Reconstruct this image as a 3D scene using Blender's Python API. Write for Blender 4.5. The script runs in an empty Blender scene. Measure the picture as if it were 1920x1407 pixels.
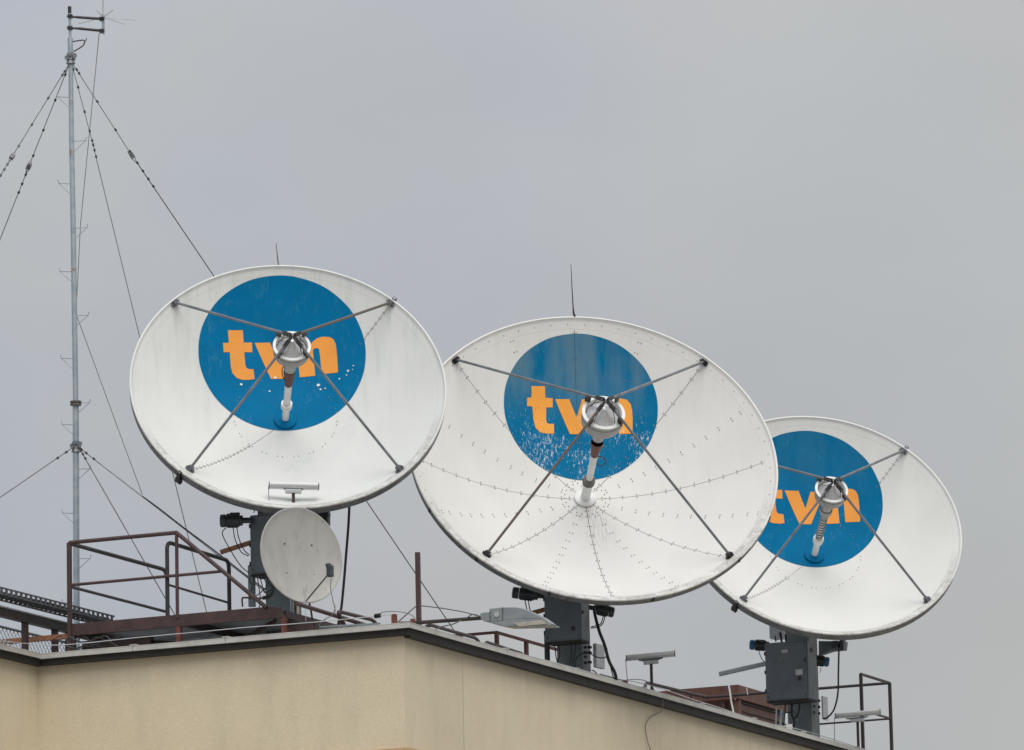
import bpy, math, random
from mathutils import Vector, Matrix, Quaternion
random.seed(7)
sc = bpy.context.scene
COL = sc.collection

# ------------------------------------------------------------------ camera
F = 11000.0; PITCH = math.radians(10.5); ROLL = 0.022
EYE = Vector((0, 0, 1.7))
FW = Vector((0, math.cos(PITCH), math.sin(PITCH)))
UP0 = Vector((0, -math.sin(PITCH), math.cos(PITCH))); RT0 = Vector((1, 0, 0))
RT = RT0 * math.cos(ROLL) - UP0 * math.sin(ROLL)
UP = RT0 * math.sin(ROLL) + UP0 * math.cos(ROLL)
cd = bpy.data.cameras.new('camera'); cam = bpy.data.objects.new('camera', cd); COL.objects.link(cam)
cd.sensor_width = 36; cd.lens = 36 * F / 1920; cd.clip_start = 1; cd.clip_end = 6000
m = Matrix((RT, UP, -FW)).transposed().to_4x4(); m.translation = EYE; cam.matrix_world = m
sc.camera = cam

# ------------------------------------------------------------------ sky, sun, exposure
SUN_EL = math.radians(57); SUN_AZ = math.radians(16)      # azimuth from -Y towards +X
w = bpy.data.worlds.new('World'); sc.world = w; w.use_nodes = True
nt = w.node_tree; N = nt.nodes; L = nt.links; N.clear()
out = N.new('ShaderNodeOutputWorld'); bg = N.new('ShaderNodeBackground'); bg.inputs[1].default_value = 0.1
sky = N.new('ShaderNodeTexSky'); sky.sky_type = 'NISHITA'; sky.sun_disc = False
sky.sun_elevation = SUN_EL; sky.sun_rotation = math.pi - SUN_AZ
tc = N.new('ShaderNodeTexCoord'); sep = N.new('ShaderNodeSeparateXYZ'); L.new(tc.outputs['Generated'], sep.inputs[0])
def wmath(op, a, b=None, clamp=False):
    n = N.new('ShaderNodeMath'); n.operation = op; n.use_clamp = clamp
    for i, x in enumerate((a, b)):
        if x is None: continue
        if isinstance(x, (int, float)): n.inputs[i].default_value = x
        else: L.new(x, n.inputs[i])
    return n.outputs[0]
zz = wmath('MAXIMUM', sep.outputs[2], 0.0)
lum = wmath('ADD', wmath('MULTIPLY', zz, 1.05), 0.80)     # overcast sky: the zenith is brighter than the horizon
def wnoise(scale, detail, loc, st=(1, 1, 1)):
    mp = N.new('ShaderNodeMapping'); mp.inputs['Location'].default_value = loc; mp.inputs['Scale'].default_value = st
    L.new(tc.outputs['Generated'], mp.inputs[0])
    n = N.new('ShaderNodeTexNoise'); n.inputs['Scale'].default_value = scale; n.inputs['Detail'].default_value = detail
    n.inputs['Roughness'].default_value = .45
    L.new(mp.outputs[0], n.inputs['Vector']); return n.outputs[0]
n1 = wnoise(7.0, 2, (3.1, 0.4, 1.7)); n2 = wnoise(16.0, 3, (0.3, 1.4, 2.2), (1, 1, 1.8))
def wramp(x, a, b):
    r = N.new('ShaderNodeMapRange'); r.inputs[1].default_value = a; r.inputs[2].default_value = b; L.new(x, r.inputs[0]); return r.outputs[0]
mixc = N.new('ShaderNodeMix'); mixc.data_type = 'RGBA'
xs = wmath('ADD', wmath('MULTIPLY', sep.outputs[0], 4.5), wmath('MULTIPLY', wmath('SUBTRACT', n1, .5), 1.6))
L.new(wramp(xs, -.45, .18), mixc.inputs[0])
mixc.inputs[6].default_value = (3.02, 3.17, 3.62, 1); mixc.inputs[7].default_value = (3.50, 3.45, 3.38, 1)
n3 = wnoise(11.0, 3, (5.3, 2.4, .2), (1, 1, 1.4)); mixg = N.new('ShaderNodeMix'); mixg.data_type = 'RGBA'; L.new(wramp(n3, .40, .64), mixg.inputs[0])
L.new(mixc.outputs[2], mixg.inputs[6]); mixg.inputs[7].default_value = (3.36, 3.43, 3.42, 1)
lum2 = wmath('MULTIPLY', lum, wmath('ADD', wmath('MULTIPLY', n2, .17), .925))
mul = N.new('ShaderNodeVectorMath'); mul.operation = 'SCALE'; L.new(mixg.outputs[2], mul.inputs[0]); L.new(lum2, mul.inputs[3])
mx2 = N.new('ShaderNodeMix'); mx2.data_type = 'RGBA'; mx2.inputs[0].default_value = .94
L.new(sky.outputs[0], mx2.inputs[6]); L.new(mul.outputs[0], mx2.inputs[7])
L.new(mx2.outputs[2], bg.inputs[0]); L.new(bg.outputs[0], out.inputs[0])
sl = bpy.data.lights.new('sun', 'SUN'); sl.energy = 1.5; sl.angle = math.radians(46); sl.color = (1, .97, .92)
so = bpy.data.objects.new('sun', sl); COL.objects.link(so)
sdir = Vector((math.sin(SUN_AZ) * math.cos(SUN_EL), -math.cos(SUN_AZ) * math.cos(SUN_EL), math.sin(SUN_EL)))
so.rotation_mode = 'QUATERNION'; so.rotation_quaternion = sdir.to_track_quat('Z', 'Y'); so.location = (20, 40, 60)
sc.view_settings.view_transform = 'Standard'; sc.view_settings.look = 'None'
sc.view_settings.gamma = 1; sc.view_settings.use_curve_mapping = False; sc.view_settings.exposure = 0.5
sc.cycles.max_bounces = 6

# ------------------------------------------------------------------ measuring: sight lines met with planes of the building
O3 = Vector((-1.559, 79.692, 0)); B3 = Vector((.408, .913, 0)).normalized(); A3 = Vector((-B3.y, B3.x, 0)); Z3 = Vector((0, 0, 1))
def ray(px, py): return FW + RT * ((px - 960) / F) - UP * ((py - 703.5) / F)
def at_y(px, py, Y): d = ray(px, py); return EYE + d * (Y / d.y)
def at_z(px, py, Z): d = ray(px, py); return EYE + d * ((Z - EYE.z) / d.z)
def at_plane(px, py, p, n): d = ray(px, py); return EYE + d * ((p - EYE).dot(n) / d.dot(n))
def at_a(px, py, a): return at_plane(px, py, O3 + A3 * a, A3)
def at_b(px, py, b): return at_plane(px, py, O3 + B3 * b, B3)
def pt(a, b, z): return O3 + A3 * a + B3 * b + Z3 * z
def ab(P): return (P - O3).dot(A3), (P - O3).dot(B3)

# ------------------------------------------------------------------ mesh builder
class MB:
    def __init__(s): s.v = []; s.f = []
    def add(s, vs, fs):
        o = len(s.v); s.v += [Vector(x) for x in vs]; s.f += [[o + i for i in f] for f in fs]; return s
    def box(s, o, x, y, z):
        vs = [o, o + x, o + x + y, o + y, o + z, o + x + z, o + x + y + z, o + y + z]
        fs = [(0, 3, 2, 1), (4, 5, 6, 7), (0, 1, 5, 4), (1, 2, 6, 5), (2, 3, 7, 6), (3, 0, 4, 7)]
        if x.cross(y).dot(z) < 0: fs = [f[::-1] for f in fs]
        return s.add(vs, fs)
    def cbox(s, c, hx, hy, hz): return s.box(c - hx - hy - hz, hx * 2, hy * 2, hz * 2)
    def tube(s, pts, r, n=8, caps=True):
        pts = [Vector(p) for p in pts]; m_ = len(pts); rs = r if isinstance(r, (list, tuple)) else [r] * m_
        t0 = (pts[1] - pts[0]).normalized()
        ref = Vector((0, 0, 1)) if abs(t0.z) < .9 else Vector((1, 0, 0))
        nn = t0.cross(ref).normalized(); vs = []; prev = t0
        for i, p in enumerate(pts):
            t = ((pts[min(i + 1, m_ - 1)] - pts[i]).normalized() + (pts[i] - pts[max(i - 1, 0)]).normalized())
            t = t.normalized() if t.length > 1e-9 else prev
            nn = prev.rotation_difference(t) @ nn; nn = (nn - t * nn.dot(t)).normalized(); bb = t.cross(nn); prev = t
            for k in range(n):
                a = 2 * math.pi * k / n; vs.append(p + (nn * math.cos(a) + bb * math.sin(a)) * rs[i])
        fs = [(i * n + k, i * n + (k + 1) % n, (i + 1) * n + (k + 1) % n, (i + 1) * n + k) for i in range(m_ - 1) for k in range(n)]
        if caps: fs += [tuple(range(n))[::-1], tuple((m_ - 1) * n + k for k in range(n))]
        return s.add(vs, fs)
    def lathe(s, prof, o=Vector((0, 0, 0)), ex=Vector((1, 0, 0)), ey=Vector((0, 1, 0)), ez=Vector((0, 0, 1)), n=32, cap0=False, cap1=False, ky=1.0):
        vs = []
        for r, z in prof:
            for k in range(n):
                a = 2 * math.pi * k / n; vs.append(o + ex * (r * math.cos(a)) + ey * (ky * r * math.sin(a)) + ez * z)
        m_ = len(prof)
        fs = [(i * n + k, i * n + (k + 1) % n, (i + 1) * n + (k + 1) % n, (i + 1) * n + k) for i in range(m_ - 1) for k in range(n)]
        if cap0: fs.append(tuple(range(n))[::-1])
        if cap1: fs.append(tuple((m_ - 1) * n + k for k in range(n)))
        return s.add(vs, fs)
    def prism(s, poly, e):
        n = len(poly); vs = [Vector(p) for p in poly] + [Vector(p) + e for p in poly]
        nor = Vector((0, 0, 0))
        for i in range(n): nor += Vector(poly[i]).cross(Vector(poly[(i + 1) % n]))
        fs = [tuple(range(n))[::-1], tuple(n + i for i in range(n))] + [(i, (i + 1) % n, n + (i + 1) % n, n + i) for i in range(n)]
        if nor.dot(e) < 0: fs = [f[::-1] for f in fs]
        return s.add(vs, fs)
    def build(s, name, mat, parent=None, base=None, mat_local=None, smooth=35, bevel=0, label=None, kind=None):
        me = bpy.data.meshes.new(name); off = base if base is not None else (Vector(parent['_b']) if parent is not None and '_b' in parent and mat_local is None else Vector((0, 0, 0)))
        me.from_pydata([tuple(p - off) for p in s.v], [], s.f); me.materials.append(mat); me.validate(); me.update()
        if smooth:
            me.polygons.foreach_set('use_smooth', [True] * len(me.polygons)); me.set_sharp_from_angle(angle=math.radians(smooth))
        o = bpy.data.objects.new(name, me); COL.objects.link(o)
        if parent is not None: o.parent = parent
        if parent is not None and '_b' in parent and mat_local is None: o['_b'] = parent['_b']
        if base is not None and parent is None: o.location = base; o['_b'] = tuple(base)
        if mat_local is not None: o.matrix_local = mat_local
        if bevel:
            b = o.modifiers.new('bevel', 'BEVEL'); b.width = bevel; b.segments = 2; b.limit_method = 'ANGLE'
        if label: o['label'] = label
        if kind: o['kind'] = kind
        return o
def thing(name, base, label, cat, group=None):
    o = bpy.data.objects.new(name, None); COL.objects.link(o); o.location = base; o['_b'] = tuple(base)
    o.empty_display_size = .2; o['label'] = label; o['category'] = cat
    if group: o['group'] = group
    return o
def tag(o, label, cat, group=None):
    o['label'] = label; o['category'] = cat
    if group: o['group'] = group
    return o
def fillet(pts, r, n=5):
    pts = [Vector(p) for p in pts]; res = [pts[0]]
    for i in range(1, len(pts) - 1):
        a, b, c = pts[i - 1], pts[i], pts[i + 1]; u = (a - b); v = (c - b); q = min(r, u.length * .45, v.length * .45)
        p0 = b + u.normalized() * q; p2 = b + v.normalized() * q
        for k in range(n + 1):
            t = k / n; res.append(p0 * (1 - t) ** 2 + b * (2 * t * (1 - t)) + p2 * t * t)
    res.append(pts[-1]); return res
def smoothpath(pts, n=6):
    pts = [Vector(p) for p in pts]; q = [pts[0]] + pts + [pts[-1]]; res = []
    for i in range(1, len(q) - 2):
        p0, p1, p2, p3 = q[i - 1:i + 3]
        for k in range(n):
            t = k / n
            res.append(.5 * ((2 * p1) + (p2 - p0) * t + (2 * p0 - 5 * p1 + 4 * p2 - p3) * t * t + (3 * p1 - p0 - 3 * p2 + p3) * t ** 3))
    res.append(pts[-1]); return res

# ------------------------------------------------------------------ materials
def nodes_of(name):
    m_ = bpy.data.materials.new(name); m_.use_nodes = True; t = m_.node_tree; return m_, t, t.nodes['Principled BSDF']
class NT:
    def __init__(s, t): s.t = t
    def n(s, kind, **kw):
        x = s.t.nodes.new(kind)
        for k, v in kw.items(): setattr(x, k, v)
        return x
    def link(s, a, b): s.t.links.new(a, b)
    def coord(s, scale=(1, 1, 1), loc=(0, 0, 0)):
        tcn = s.n('ShaderNodeTexCoord'); mp = s.n('ShaderNodeMapping'); mp.inputs['Scale'].default_value = scale; mp.inputs['Location'].default_value = loc
        s.link(tcn.outputs['Object'], mp.inputs[0]); return mp.outputs[0]
    def noise(s, vec, scale, detail=4, rough=.55, dist=0):
        x = s.n('ShaderNodeTexNoise'); x.inputs['Scale'].default_value = scale; x.inputs['Detail'].default_value = detail
        x.inputs['Roughness'].default_value = rough; x.inputs['Distortion'].default_value = dist; s.link(vec, x.inputs['Vector']); return x.outputs[0]
    def rng(s, x, a, b, c=0, d=1, smooth=False):
        r = s.n('ShaderNodeMapRange'); r.inputs[1].default_value = a; r.inputs[2].default_value = b; r.inputs[3].default_value = c; r.inputs[4].default_value = d
        if smooth: r.interpolation_type = 'SMOOTHSTEP'
        s.link(x, r.inputs[0]); return r.outputs[0]
    def math(s, op, a, b=None, clamp=False):
        n_ = s.n('ShaderNodeMath', operation=op, use_clamp=clamp)
        for i, x in enumerate((a, b)):
            if x is None: continue
            if isinstance(x, (int, float)): n_.inputs[i].default_value = x
            else: s.link(x, n_.inputs[i])
        return n_.outputs[0]
    def mix(s, f, a, b):
        x = s.n('ShaderNodeMix', data_type='RGBA')
        for i, q in ((0, f), (6, a), (7, b)):
            if isinstance(q, (int, float)): x.inputs[i].default_value = q
            elif isinstance(q, tuple): x.inputs[i].default_value = (*q, 1) if len(q) == 3 else q
            else: s.link(q, x.inputs[i])
        return x.outputs[2]
    def bump(s, h, bsdf, strength=.3, dist=.01):
        b = s.n('ShaderNodeBump'); b.inputs['Strength'].default_value = strength; b.inputs['Distance'].default_value = dist
        s.link(h, b.inputs['Height']); s.link(b.outputs[0], bsdf.inputs['Normal'])
def mat(name, c, c2=None, rough=.6, metal=0, scale=6, st=(1, 1, 1), lo=.4, hi=.65, bump=.15, bscale=60, c3=None, lo3=.6, hi3=.7, s3=12):
    m_, t, b = nodes_of(name); q = NT(t); v = q.coord(st)
    if c2 is None: c2 = tuple(x * .75 for x in c)
    colr = q.mix(q.rng(q.noise(v, scale), lo, hi), c, c2)
    if c3: colr = q.mix(q.rng(q.noise(q.coord(st, (5, 3, 8)), s3, 6, .6), lo3, hi3), colr, c3)
    q.link(colr, b.inputs['Base Color']); b.inputs['Metallic'].default_value = metal
    q.link(q.rng(q.noise(v, scale * 3), .3, .7, max(0, rough - .08), min(1, rough + .08)), b.inputs['Roughness'])
    if bump: q.bump(q.noise(v, bscale, 3), b, bump, .003)
    return m_
M = {}
M['brown'] = mat('brown_painted_steel', (.050, .026, .026), (.075, .040, .038), rough=.5, c3=(.13, .055, .03), lo3=.63, hi3=.72)
M['darkbrown'] = mat('dark_brown_pipe_paint', (.028, .019, .020), (.045, .030, .030), rough=.45)
M['redbrown'] = mat('red_oxide_paint', (.155, .045, .030), (.10, .032, .024), rough=.6, scale=4, c3=(.20, .08, .05), lo3=.55, hi3=.7)
M['cladding'] = mat('red_brown_sheet_cladding', (.115, .045, .032), (.085, .035, .026), rough=.55, scale=2, st=(1, 1, .5))
M['galv'] = mat('galvanised_steel', (.31, .37, .42), (.40, .45, .48), rough=.5, metal=.35, scale=8, c3=(.30, .19, .11), lo3=.60, hi3=.72, s3=5)
M['strut'] = mat('weathered_strut_steel', (.15, .16, .175), (.22, .23, .245), rough=.4, metal=.3, scale=5)
M['strut_rust'] = mat('rusty_strut_steel', (.13, .12, .115), (.155, .11, .085), rough=.6, metal=.2, scale=3, c3=(.24, .22, .21), lo3=.6, hi3=.7)
M['greybox'] = mat('grey_blue_enamel', (.115, .135, .155), (.095, .112, .13), rough=.45, scale=3, c3=(.19, .20, .20), lo3=.60, hi3=.75, s3=9)
M['greyside'] = mat('grey_pedestal_steel', (.12, .145, .155), (.17, .20, .20), rough=.5, scale=5, st=(1, 1, .3), c3=(.26, .28, .27), lo3=.6, hi3=.75)
M['black'] = mat('black_rubber', (.012, .013, .014), (.02, .02, .022), rough=.5)
M['motor'] = mat('dark_motor_casing', (.026, .031, .036), (.045, .052, .058), rough=.35)
M['blueplastic'] = mat('blue_motor_cap', (.02, .13, .30), (.015, .09, .22), rough=.4)
M['copper'] = mat('orange_brown_pipe', (.36, .165, .085), (.27, .12, .065), rough=.55, scale=4, st=(3, 3, 3))
M['greypipe'] = mat('light_grey_tube', (.42, .45, .49), (.48, .51, .54), rough=.35)
M['whitepaint'] = mat('white_painted_metal', (.74, .75, .74), (.62, .63, .62), rough=.4, scale=4, c3=(.45, .42, .36), lo3=.66, hi3=.8)
M['alu'] = mat('dull_aluminium', (.55, .56, .57), (.46, .47, .48), rough=.38, metal=.45, scale=5)
M['lid'] = mat('grey_reflector_drum', (.34, .34, .33), (.27, .27, .26), rough=.35, metal=.15, scale=6, c3=(.34, .32, .28), lo3=.68, hi3=.8)
M['silver'] = mat('silver_reflector_cone', (.60, .61, .61), (.52, .53, .53), rough=.3, metal=.3, scale=6, c3=(.4, .38, .34), lo3=.66, hi3=.8)
M['hornbrown'] = mat('brown_feed_horn', (.13, .045, .03), (.09, .035, .025), rough=.5)
M['clamp'] = mat('black_clamp_steel', (.02, .021, .023), (.05, .05, .05), rough=.45, metal=.3)
M['bolt'] = mat('dark_bolt_heads', (.16, .15, .14), (.30, .26, .21), rough=.5, metal=.3, scale=3)
M['rustbolt'] = mat('rust_stained_bolts', (.20, .14, .10), (.12, .09, .07), rough=.6, scale=3)
M['coping'] = mat('grey_sheet_metal_coping', (.52, .51, .48), (.42, .41, .385), rough=.5, metal=.1, scale=2.5, c3=(.58, .57, .54), lo3=.6, hi3=.7)
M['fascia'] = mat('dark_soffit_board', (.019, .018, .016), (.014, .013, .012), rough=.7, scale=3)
M['roofing'] = mat('grey_mineral_roofing_felt', (.24, .24, .235), (.30, .30, .29), rough=.9, scale=2, bump=.4)
M['sheet'] = mat('galvanised_deck_sheet', (.50, .54, .58), (.42, .46, .50), rough=.5, metal=.2, scale=2, st=(1, 1, 1))
M['smalldish'] = mat('grey_small_dish_enamel', (.37, .365, .34), (.33, .325, .305), rough=.5, scale=2.2, st=(3, 3, 1), c3=(.22, .22, .20), lo3=.58, hi3=.8, s3=4)
M['cable'] = mat('grey_cable_sheath', (.11, .11, .11), (.17, .165, .16), rough=.5)
M['wire'] = mat('guy_wire_steel', (.10, .10, .105), (.16, .16, .16), rough=.5, metal=.4)
M['lens'] = mat('frosted_lamp_lens', (.42, .39, .33), (.36, .34, .29), rough=.25)
M['luminaire'] = mat('grey_luminaire_casing', (.20, .225, .245), (.25, .27, .28), rough=.5, scale=5)
M['tray'] = mat('dark_weathered_tray', (.07, .075, .08), (.10, .105, .11), rough=.6, scale=4)
M['plate'] = mat('pale_label_plate', (.5, .51, .52), (.42, .42, .43), rough=.4)
M['stone'] = mat('pale_conduit', (.55, .52, .42), (.45, .42, .34), rough=.7)
M['ground'] = mat('pale_concrete_paving', (.34, .33, .31), (.28, .27, .255), rough=.9, scale=.3, bump=.3)
M['ochre'] = mat('ochre_render_band', (.55, .36, .19), (.50, .33, .18), rough=.9, scale=3)

def stucco():
    m_, t, b = nodes_of('beige_stucco_wall'); q = NT(t); v = q.coord()
    c = q.mix(q.rng(q.noise(v, .8, 4), .35, .65), (.69, .605, .445), (.65, .565, .41))
    c = q.mix(q.rng(q.noise(q.coord((2.2, 2.2, .25), (3, 1, 0)), 1.6, 5), .50, .80, 0, .32), c, (.47, .415, .325))
    c = q.mix(q.rng(q.noise(v, 28, 3), .35, .7, 0, .25), c, (.45, .39, .29))
    # dirt and shade below the coping painted into the colour, fading irregularly
    sp = q.n('ShaderNodeSeparateXYZ'); q.link(q.coord(), sp.inputs[0])
    edge = q.math('ADD', sp.outputs[2], q.math('MULTIPLY', q.noise(q.coord((1, 1, .3)), 1.3, 4), .55))
    c = q.mix(q.rng(edge, 12.62, 13.15, 0, .42, True), c, (.27, .24, .19))
    q.link(c, b.inputs['Base Color']); b.inputs['Roughness'].default_value = .92
    q.bump(q.noise(v, 45, 5, .7), b, .5, .01); return m_
M['stucco'] = stucco()

def dish_mat(name, R, streak, base=(.80, .80, .775), drip=False, rimdirt=.8):
    m_, t, b = nodes_of(name); q = NT(t); v = q.coord()
    sp = q.n('ShaderNodeSeparateXYZ'); q.link(v, sp.inputs[0]); X, Y = sp.outputs[0], sp.outputs[1]
    r = q.math('DIVIDE', q.math('SQRT', q.math('ADD', q.math('MULTIPLY', X, X), q.math('MULTIPLY', Y, Y))), R)
    c = q.mix(q.rng(q.noise(v, .9, 5), .35, .7), base, tuple(x * .93 for x in base))
    st = q.noise(q.coord((5.5, .45, .45), (2, 0, 0)), 2.2, 5, .6)
    c = q.mix(q.math('MULTIPLY', q.rng(st, .48, .78, 0, streak), q.rng(Y, -.5 * R, .6 * R)), c, (.50, .53, .50))
    c = q.mix(q.math('MULTIPLY', q.rng(q.noise(v, 3.2, 8, .72), .56, .74, 0, streak * .9), q.rng(q.math('ABSOLUTE', q.math('SUBTRACT', r, .42)), .18, .02)), c, (.50, .54, .56))
    c = q.mix(q.rng(q.noise(v, 14, 6, .75), .70, .80, 0, streak), c, (.42, .43, .42))
    low = q.rng(Y, -.15 * R, -.55 * R, 0, 1, True)
    band = q.math('MULTIPLY', q.rng(r, .915, .970, 0, 1, True), low)
    cv = q.n('ShaderNodeCombineXYZ'); q.link(q.math('MULTIPLY', q.math('DIVIDE', X, r), 16.0 / R), cv.inputs[0]); q.link(q.math('MULTIPLY', q.math('DIVIDE', Y, r), 16.0 / R), cv.inputs[1]); q.link(q.math('MULTIPLY', r, 14.0), cv.inputs[2])
    spk = q.rng(q.math('ADD', q.math('MULTIPLY', q.noise(cv.outputs[0], 1.6, 8, .75), .6), q.math('MULTIPLY', q.noise(q.coord((1, 1, 1), (9, 2, 1)), 2.5, 4), .4)), .44, .60)
    c = q.mix(q.math('MULTIPLY', q.math('MULTIPLY', band, spk), rimdirt), c, (.30, .29, .26))
    line = q.math('MULTIPLY', q.rng(q.math('ABSOLUTE', q.math('SUBTRACT', r, .945)), .012, .002), low)
    c = q.mix(q.math('MULTIPLY', line, q.rng(q.noise(v, 4, 9, .75), .42, .66, 0, rimdirt * .8)), c, (.26, .25, .23))
    if drip:
        w_ = q.math('MULTIPLY', q.rng(q.math('ABSOLUTE', q.math('SUBTRACT', X, .12)), .34, .1), q.math('MULTIPLY', q.rng(Y, -.15, -.3), q.rng(Y, -1.25, -.6)))
        c = q.mix(q.math('MULTIPLY', w_, q.rng(q.noise(q.coord((30, 2.2, 1)), 1.5, 4), .5, .72)), c, (.33, .33, .31))
    q.link(c, b.inputs['Base Color']); b.inputs['Roughness'].default_value = .55
    b.inputs['Specular IOR Level'].default_value = .35
    q.bump(q.noise(v, 1.6, 3), b, .12, .02); return m_
def paint_mat(name, c, chips, fade, R, white=(.74, .76, .76)):
    m_, t, b = nodes_of(name); q = NT(t); v = q.coord(); sp = q.n('ShaderNodeSeparateXYZ'); q.link(v, sp.inputs[0]); Y = sp.outputs[1]
    cc = q.mix(q.rng(q.noise(v, 2.0, 4), .35, .7), c, tuple(min(1, x * 1.14) for x in c))
    if fade: cc = q.mix(q.math('MULTIPLY', q.rng(Y, .42 * R, .72 * R, 0, fade, True), q.rng(q.noise(q.coord((3, .5, 1)), 1.2, 4), .35, .62)), cc, (.10, .20, .27))
    # scuffed lighter smears
    sm = q.math('MULTIPLY', q.rng(q.noise(q.coord((1.3, 1, 1), (4, 2, 0)), 2.2, 3), .47, .64), q.rng(q.noise(q.coord((2.6, 1, 1)), 7, 8, .75), .50, .70, 0, .75))
    cc = q.mix(sm, cc, tuple(x * .9 + d for x, d in zip(c, (.05, .09, .10))))
    if chips:
        area = q.math('MULTIPLY', q.rng(Y, .70 * R, .36 * R), q.rng(q.noise(q.coord((1, 1, 1), (1, 7, 0)), 1.7, 3), .34, .56))
        n_ = q.noise(q.coord((3.6, .9, 1)), 14, 10, .78)
        th = q.math('SUBTRACT', n_, q.math('MULTIPLY', q.math('SUBTRACT', 1.0, area), .12))
        cc = q.mix(q.rng(th, .548, .566, 0, chips), cc, white)
    else:
        cc = q.mix(q.rng(q.noise(v, 11, 7, .7), .715, .73, 0, .8), cc, white)
    q.link(cc, b.inputs['Base Color']); b.inputs['Roughness'].default_value = .6; b.inputs['Specular IOR Level'].default_value = .05
    return m_
BLUE = (.0, .135, .295); ORANGE = (.74, .30, .065)

# ------------------------------------------------------------------ ground and building
def structure(o): o['kind'] = 'structure'; return o
g = MB().add([(-1500, -300, 0), (1500, -300, 0), (1500, 3000, 0), (-1500, 3000, 0)], [(0, 1, 2, 3)]).build('ground', M['ground'], smooth=0); structure(g)
bld = thing('building', pt(0, 0, 0), 'beige rendered building whose flat roof carries the three big white dishes', 'building')
ZT = 13.028
LA = 5.712
outline = [(0, 0), (0, 34), (14, 34), (14, -10), (LA, -10), (LA, 0)]
wt = .3
walls = [((0, 0), (0, 34)), ((0, 34), (14, 34)), ((14, 34), (14, -10)), ((14, -10), (LA, -10)), ((LA, -10), (LA, 0)), ((LA, 0), (0, 0))]
cz = [(sum(p[0] for p in outline)) / 6, (sum(p[1] for p in outline)) / 6]
inw = {0: (1, 0), 1: (0, -1), 2: (-1, 0), 3: (0, 1), 4: (1, 0), 5: (0, 1)}
def seg(i, u0, u1, z0, z1, d0, d1, ext0=0, ext1=0):
    (a0, b0), (a1, b1) = walls[i]; ln = math.hypot(a1 - a0, b1 - b0); da, db = (a1 - a0) / ln, (b1 - b0) / ln; ia, ib = inw[i]
    s0, s1 = u0 - ext0, u1 + ext1
    o = pt(a0 + da * s0 + ia * d0, b0 + db * s0 + ib * d0, z0); x = (A3 * da + B3 * db) * (s1 - s0); y = (A3 * ia + B3 * ib) * (d1 - d0)
    return o, x, y, Z3 * (z1 - z0)
def wlen(i): (a0, b0), (a1, b1) = walls[i]; return math.hypot(a1 - a0, b1 - b0)
for i in range(6):
    e0 = 0 if i in (0, 1, 2, 3, 4) else 0
    # butt the ends: walls 0,2,4 run through, the others stop at their inner faces
    if i in (0, 2): s0, s1 = 0, wlen(i)
    elif i == 4: s0, s1 = wt, wlen(i) + 0
    elif i == 5: s0, s1 = 0, wlen(i) - wt
    elif i == 1: s0, s1 = wt, wlen(i) - wt
    else: s0, s1 = wt, wlen(i)
    if i == 5: s0 = 0.0
    MB().box(*seg(i, s0, s1, 0, 12.92, 0, wt)).build('wall', M['stucco'], bld, smooth=0)
# roof slab inside the walls
rf = MB(); rf.prism([pt(wt + .01, wt + .01, 12.4), pt(wt + .01, 33.6, 12.4), pt(13.6, 33.6, 12.4), pt(13.6, -9.6, 12.4), pt(LA + wt + .01, -9.6, 12.4), pt(LA + wt + .01, wt + .01, 12.4)], Z3 * .25)
rf.build('roof', M['roofing'], bld, smooth=0)
# dark soffit board and sheet metal coping, mitred simply: outer corner runs through on the right wall
OV = .13
for i in (0, 4, 5):
    ln = wlen(i)
    if i == 0: s0, s1 = .0, ln
    elif i == 4: s0, s1 = 0, ln - OV
    else: s0, s1 = -.0, ln - .0
    if i == 5: s0, s1 = 0, ln + OV - .02
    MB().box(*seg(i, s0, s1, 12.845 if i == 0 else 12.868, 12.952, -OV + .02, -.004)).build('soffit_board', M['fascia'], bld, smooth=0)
CP = {0: [wt + .081, 3.1, 5.6, 8.1, 10.35, 12.5, 14.6, 17.0, 20, 23, 26, 30, 34], 4: [0, 2, 4, 6, 8, 10 - OV - .03], 5: [-.38, 1.6, 3.05, LA + OV + .032]}
cprng = random.Random(3)
for i, js in CP.items():
    for u0, u1 in zip(js[:-1], js[1:]):
        dz = cprng.uniform(-.004, .004); mb = MB()
        a_ = u0 + (.0 if u0 == js[0] else .004); b_ = u1 - (0 if u1 == js[-1] else .004)
        mb.box(*seg(i, a_, b_, 12.954, ZT + dz - .012, -OV - .03, -OV - .012))          # drip face
        mb.box(*seg(i, a_, b_, ZT + dz - .0115, ZT + dz, -OV - .032, wt + .08))          # top sheet
        mb.build('coping_sheet', M['coping'], bld, smooth=0)
    for u in js[1:-1]:
        MB().box(*seg(i, u - .05, u + .05, ZT + .006, ZT + .02, -OV - .036, wt)).build('coping_joint_strip', M['coping'], bld, smooth=0)
zb = at_a(757, 1402, 0).z
for i in (0, 5):
    MB().box(*seg(i, 0 if i == 0 else 0, wlen(i) if i == 0 else wlen(i) - 0, zb - .5, zb, -.06, -.004, .06 if i == 0 else 0, 0)).build('render_band', M['ochre'], bld, smooth=0)

MB().box(pt(-OV - .03, -OV - .011, 12.954), A3 * .018, B3 * (OV + .011 + wt + .08), Z3 * (ZT - .0125 - 12.954)).build('coping_sheet', M['coping'], bld, smooth=0)
jm = mat('stained_render_joint', (.46, .40, .30), (.52, .455, .335), rough=.95, scale=9)
for pxj, i_ in ((867, 0), (1402, 0)):
    bj = ab(at_a(pxj, 1280, 0))[1]; MB().box(pt(-.0025, bj, 0), A3 * .0022, B3 * .022, Z3 * 12.83).build('render_joint', jm, bld, smooth=0)
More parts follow.
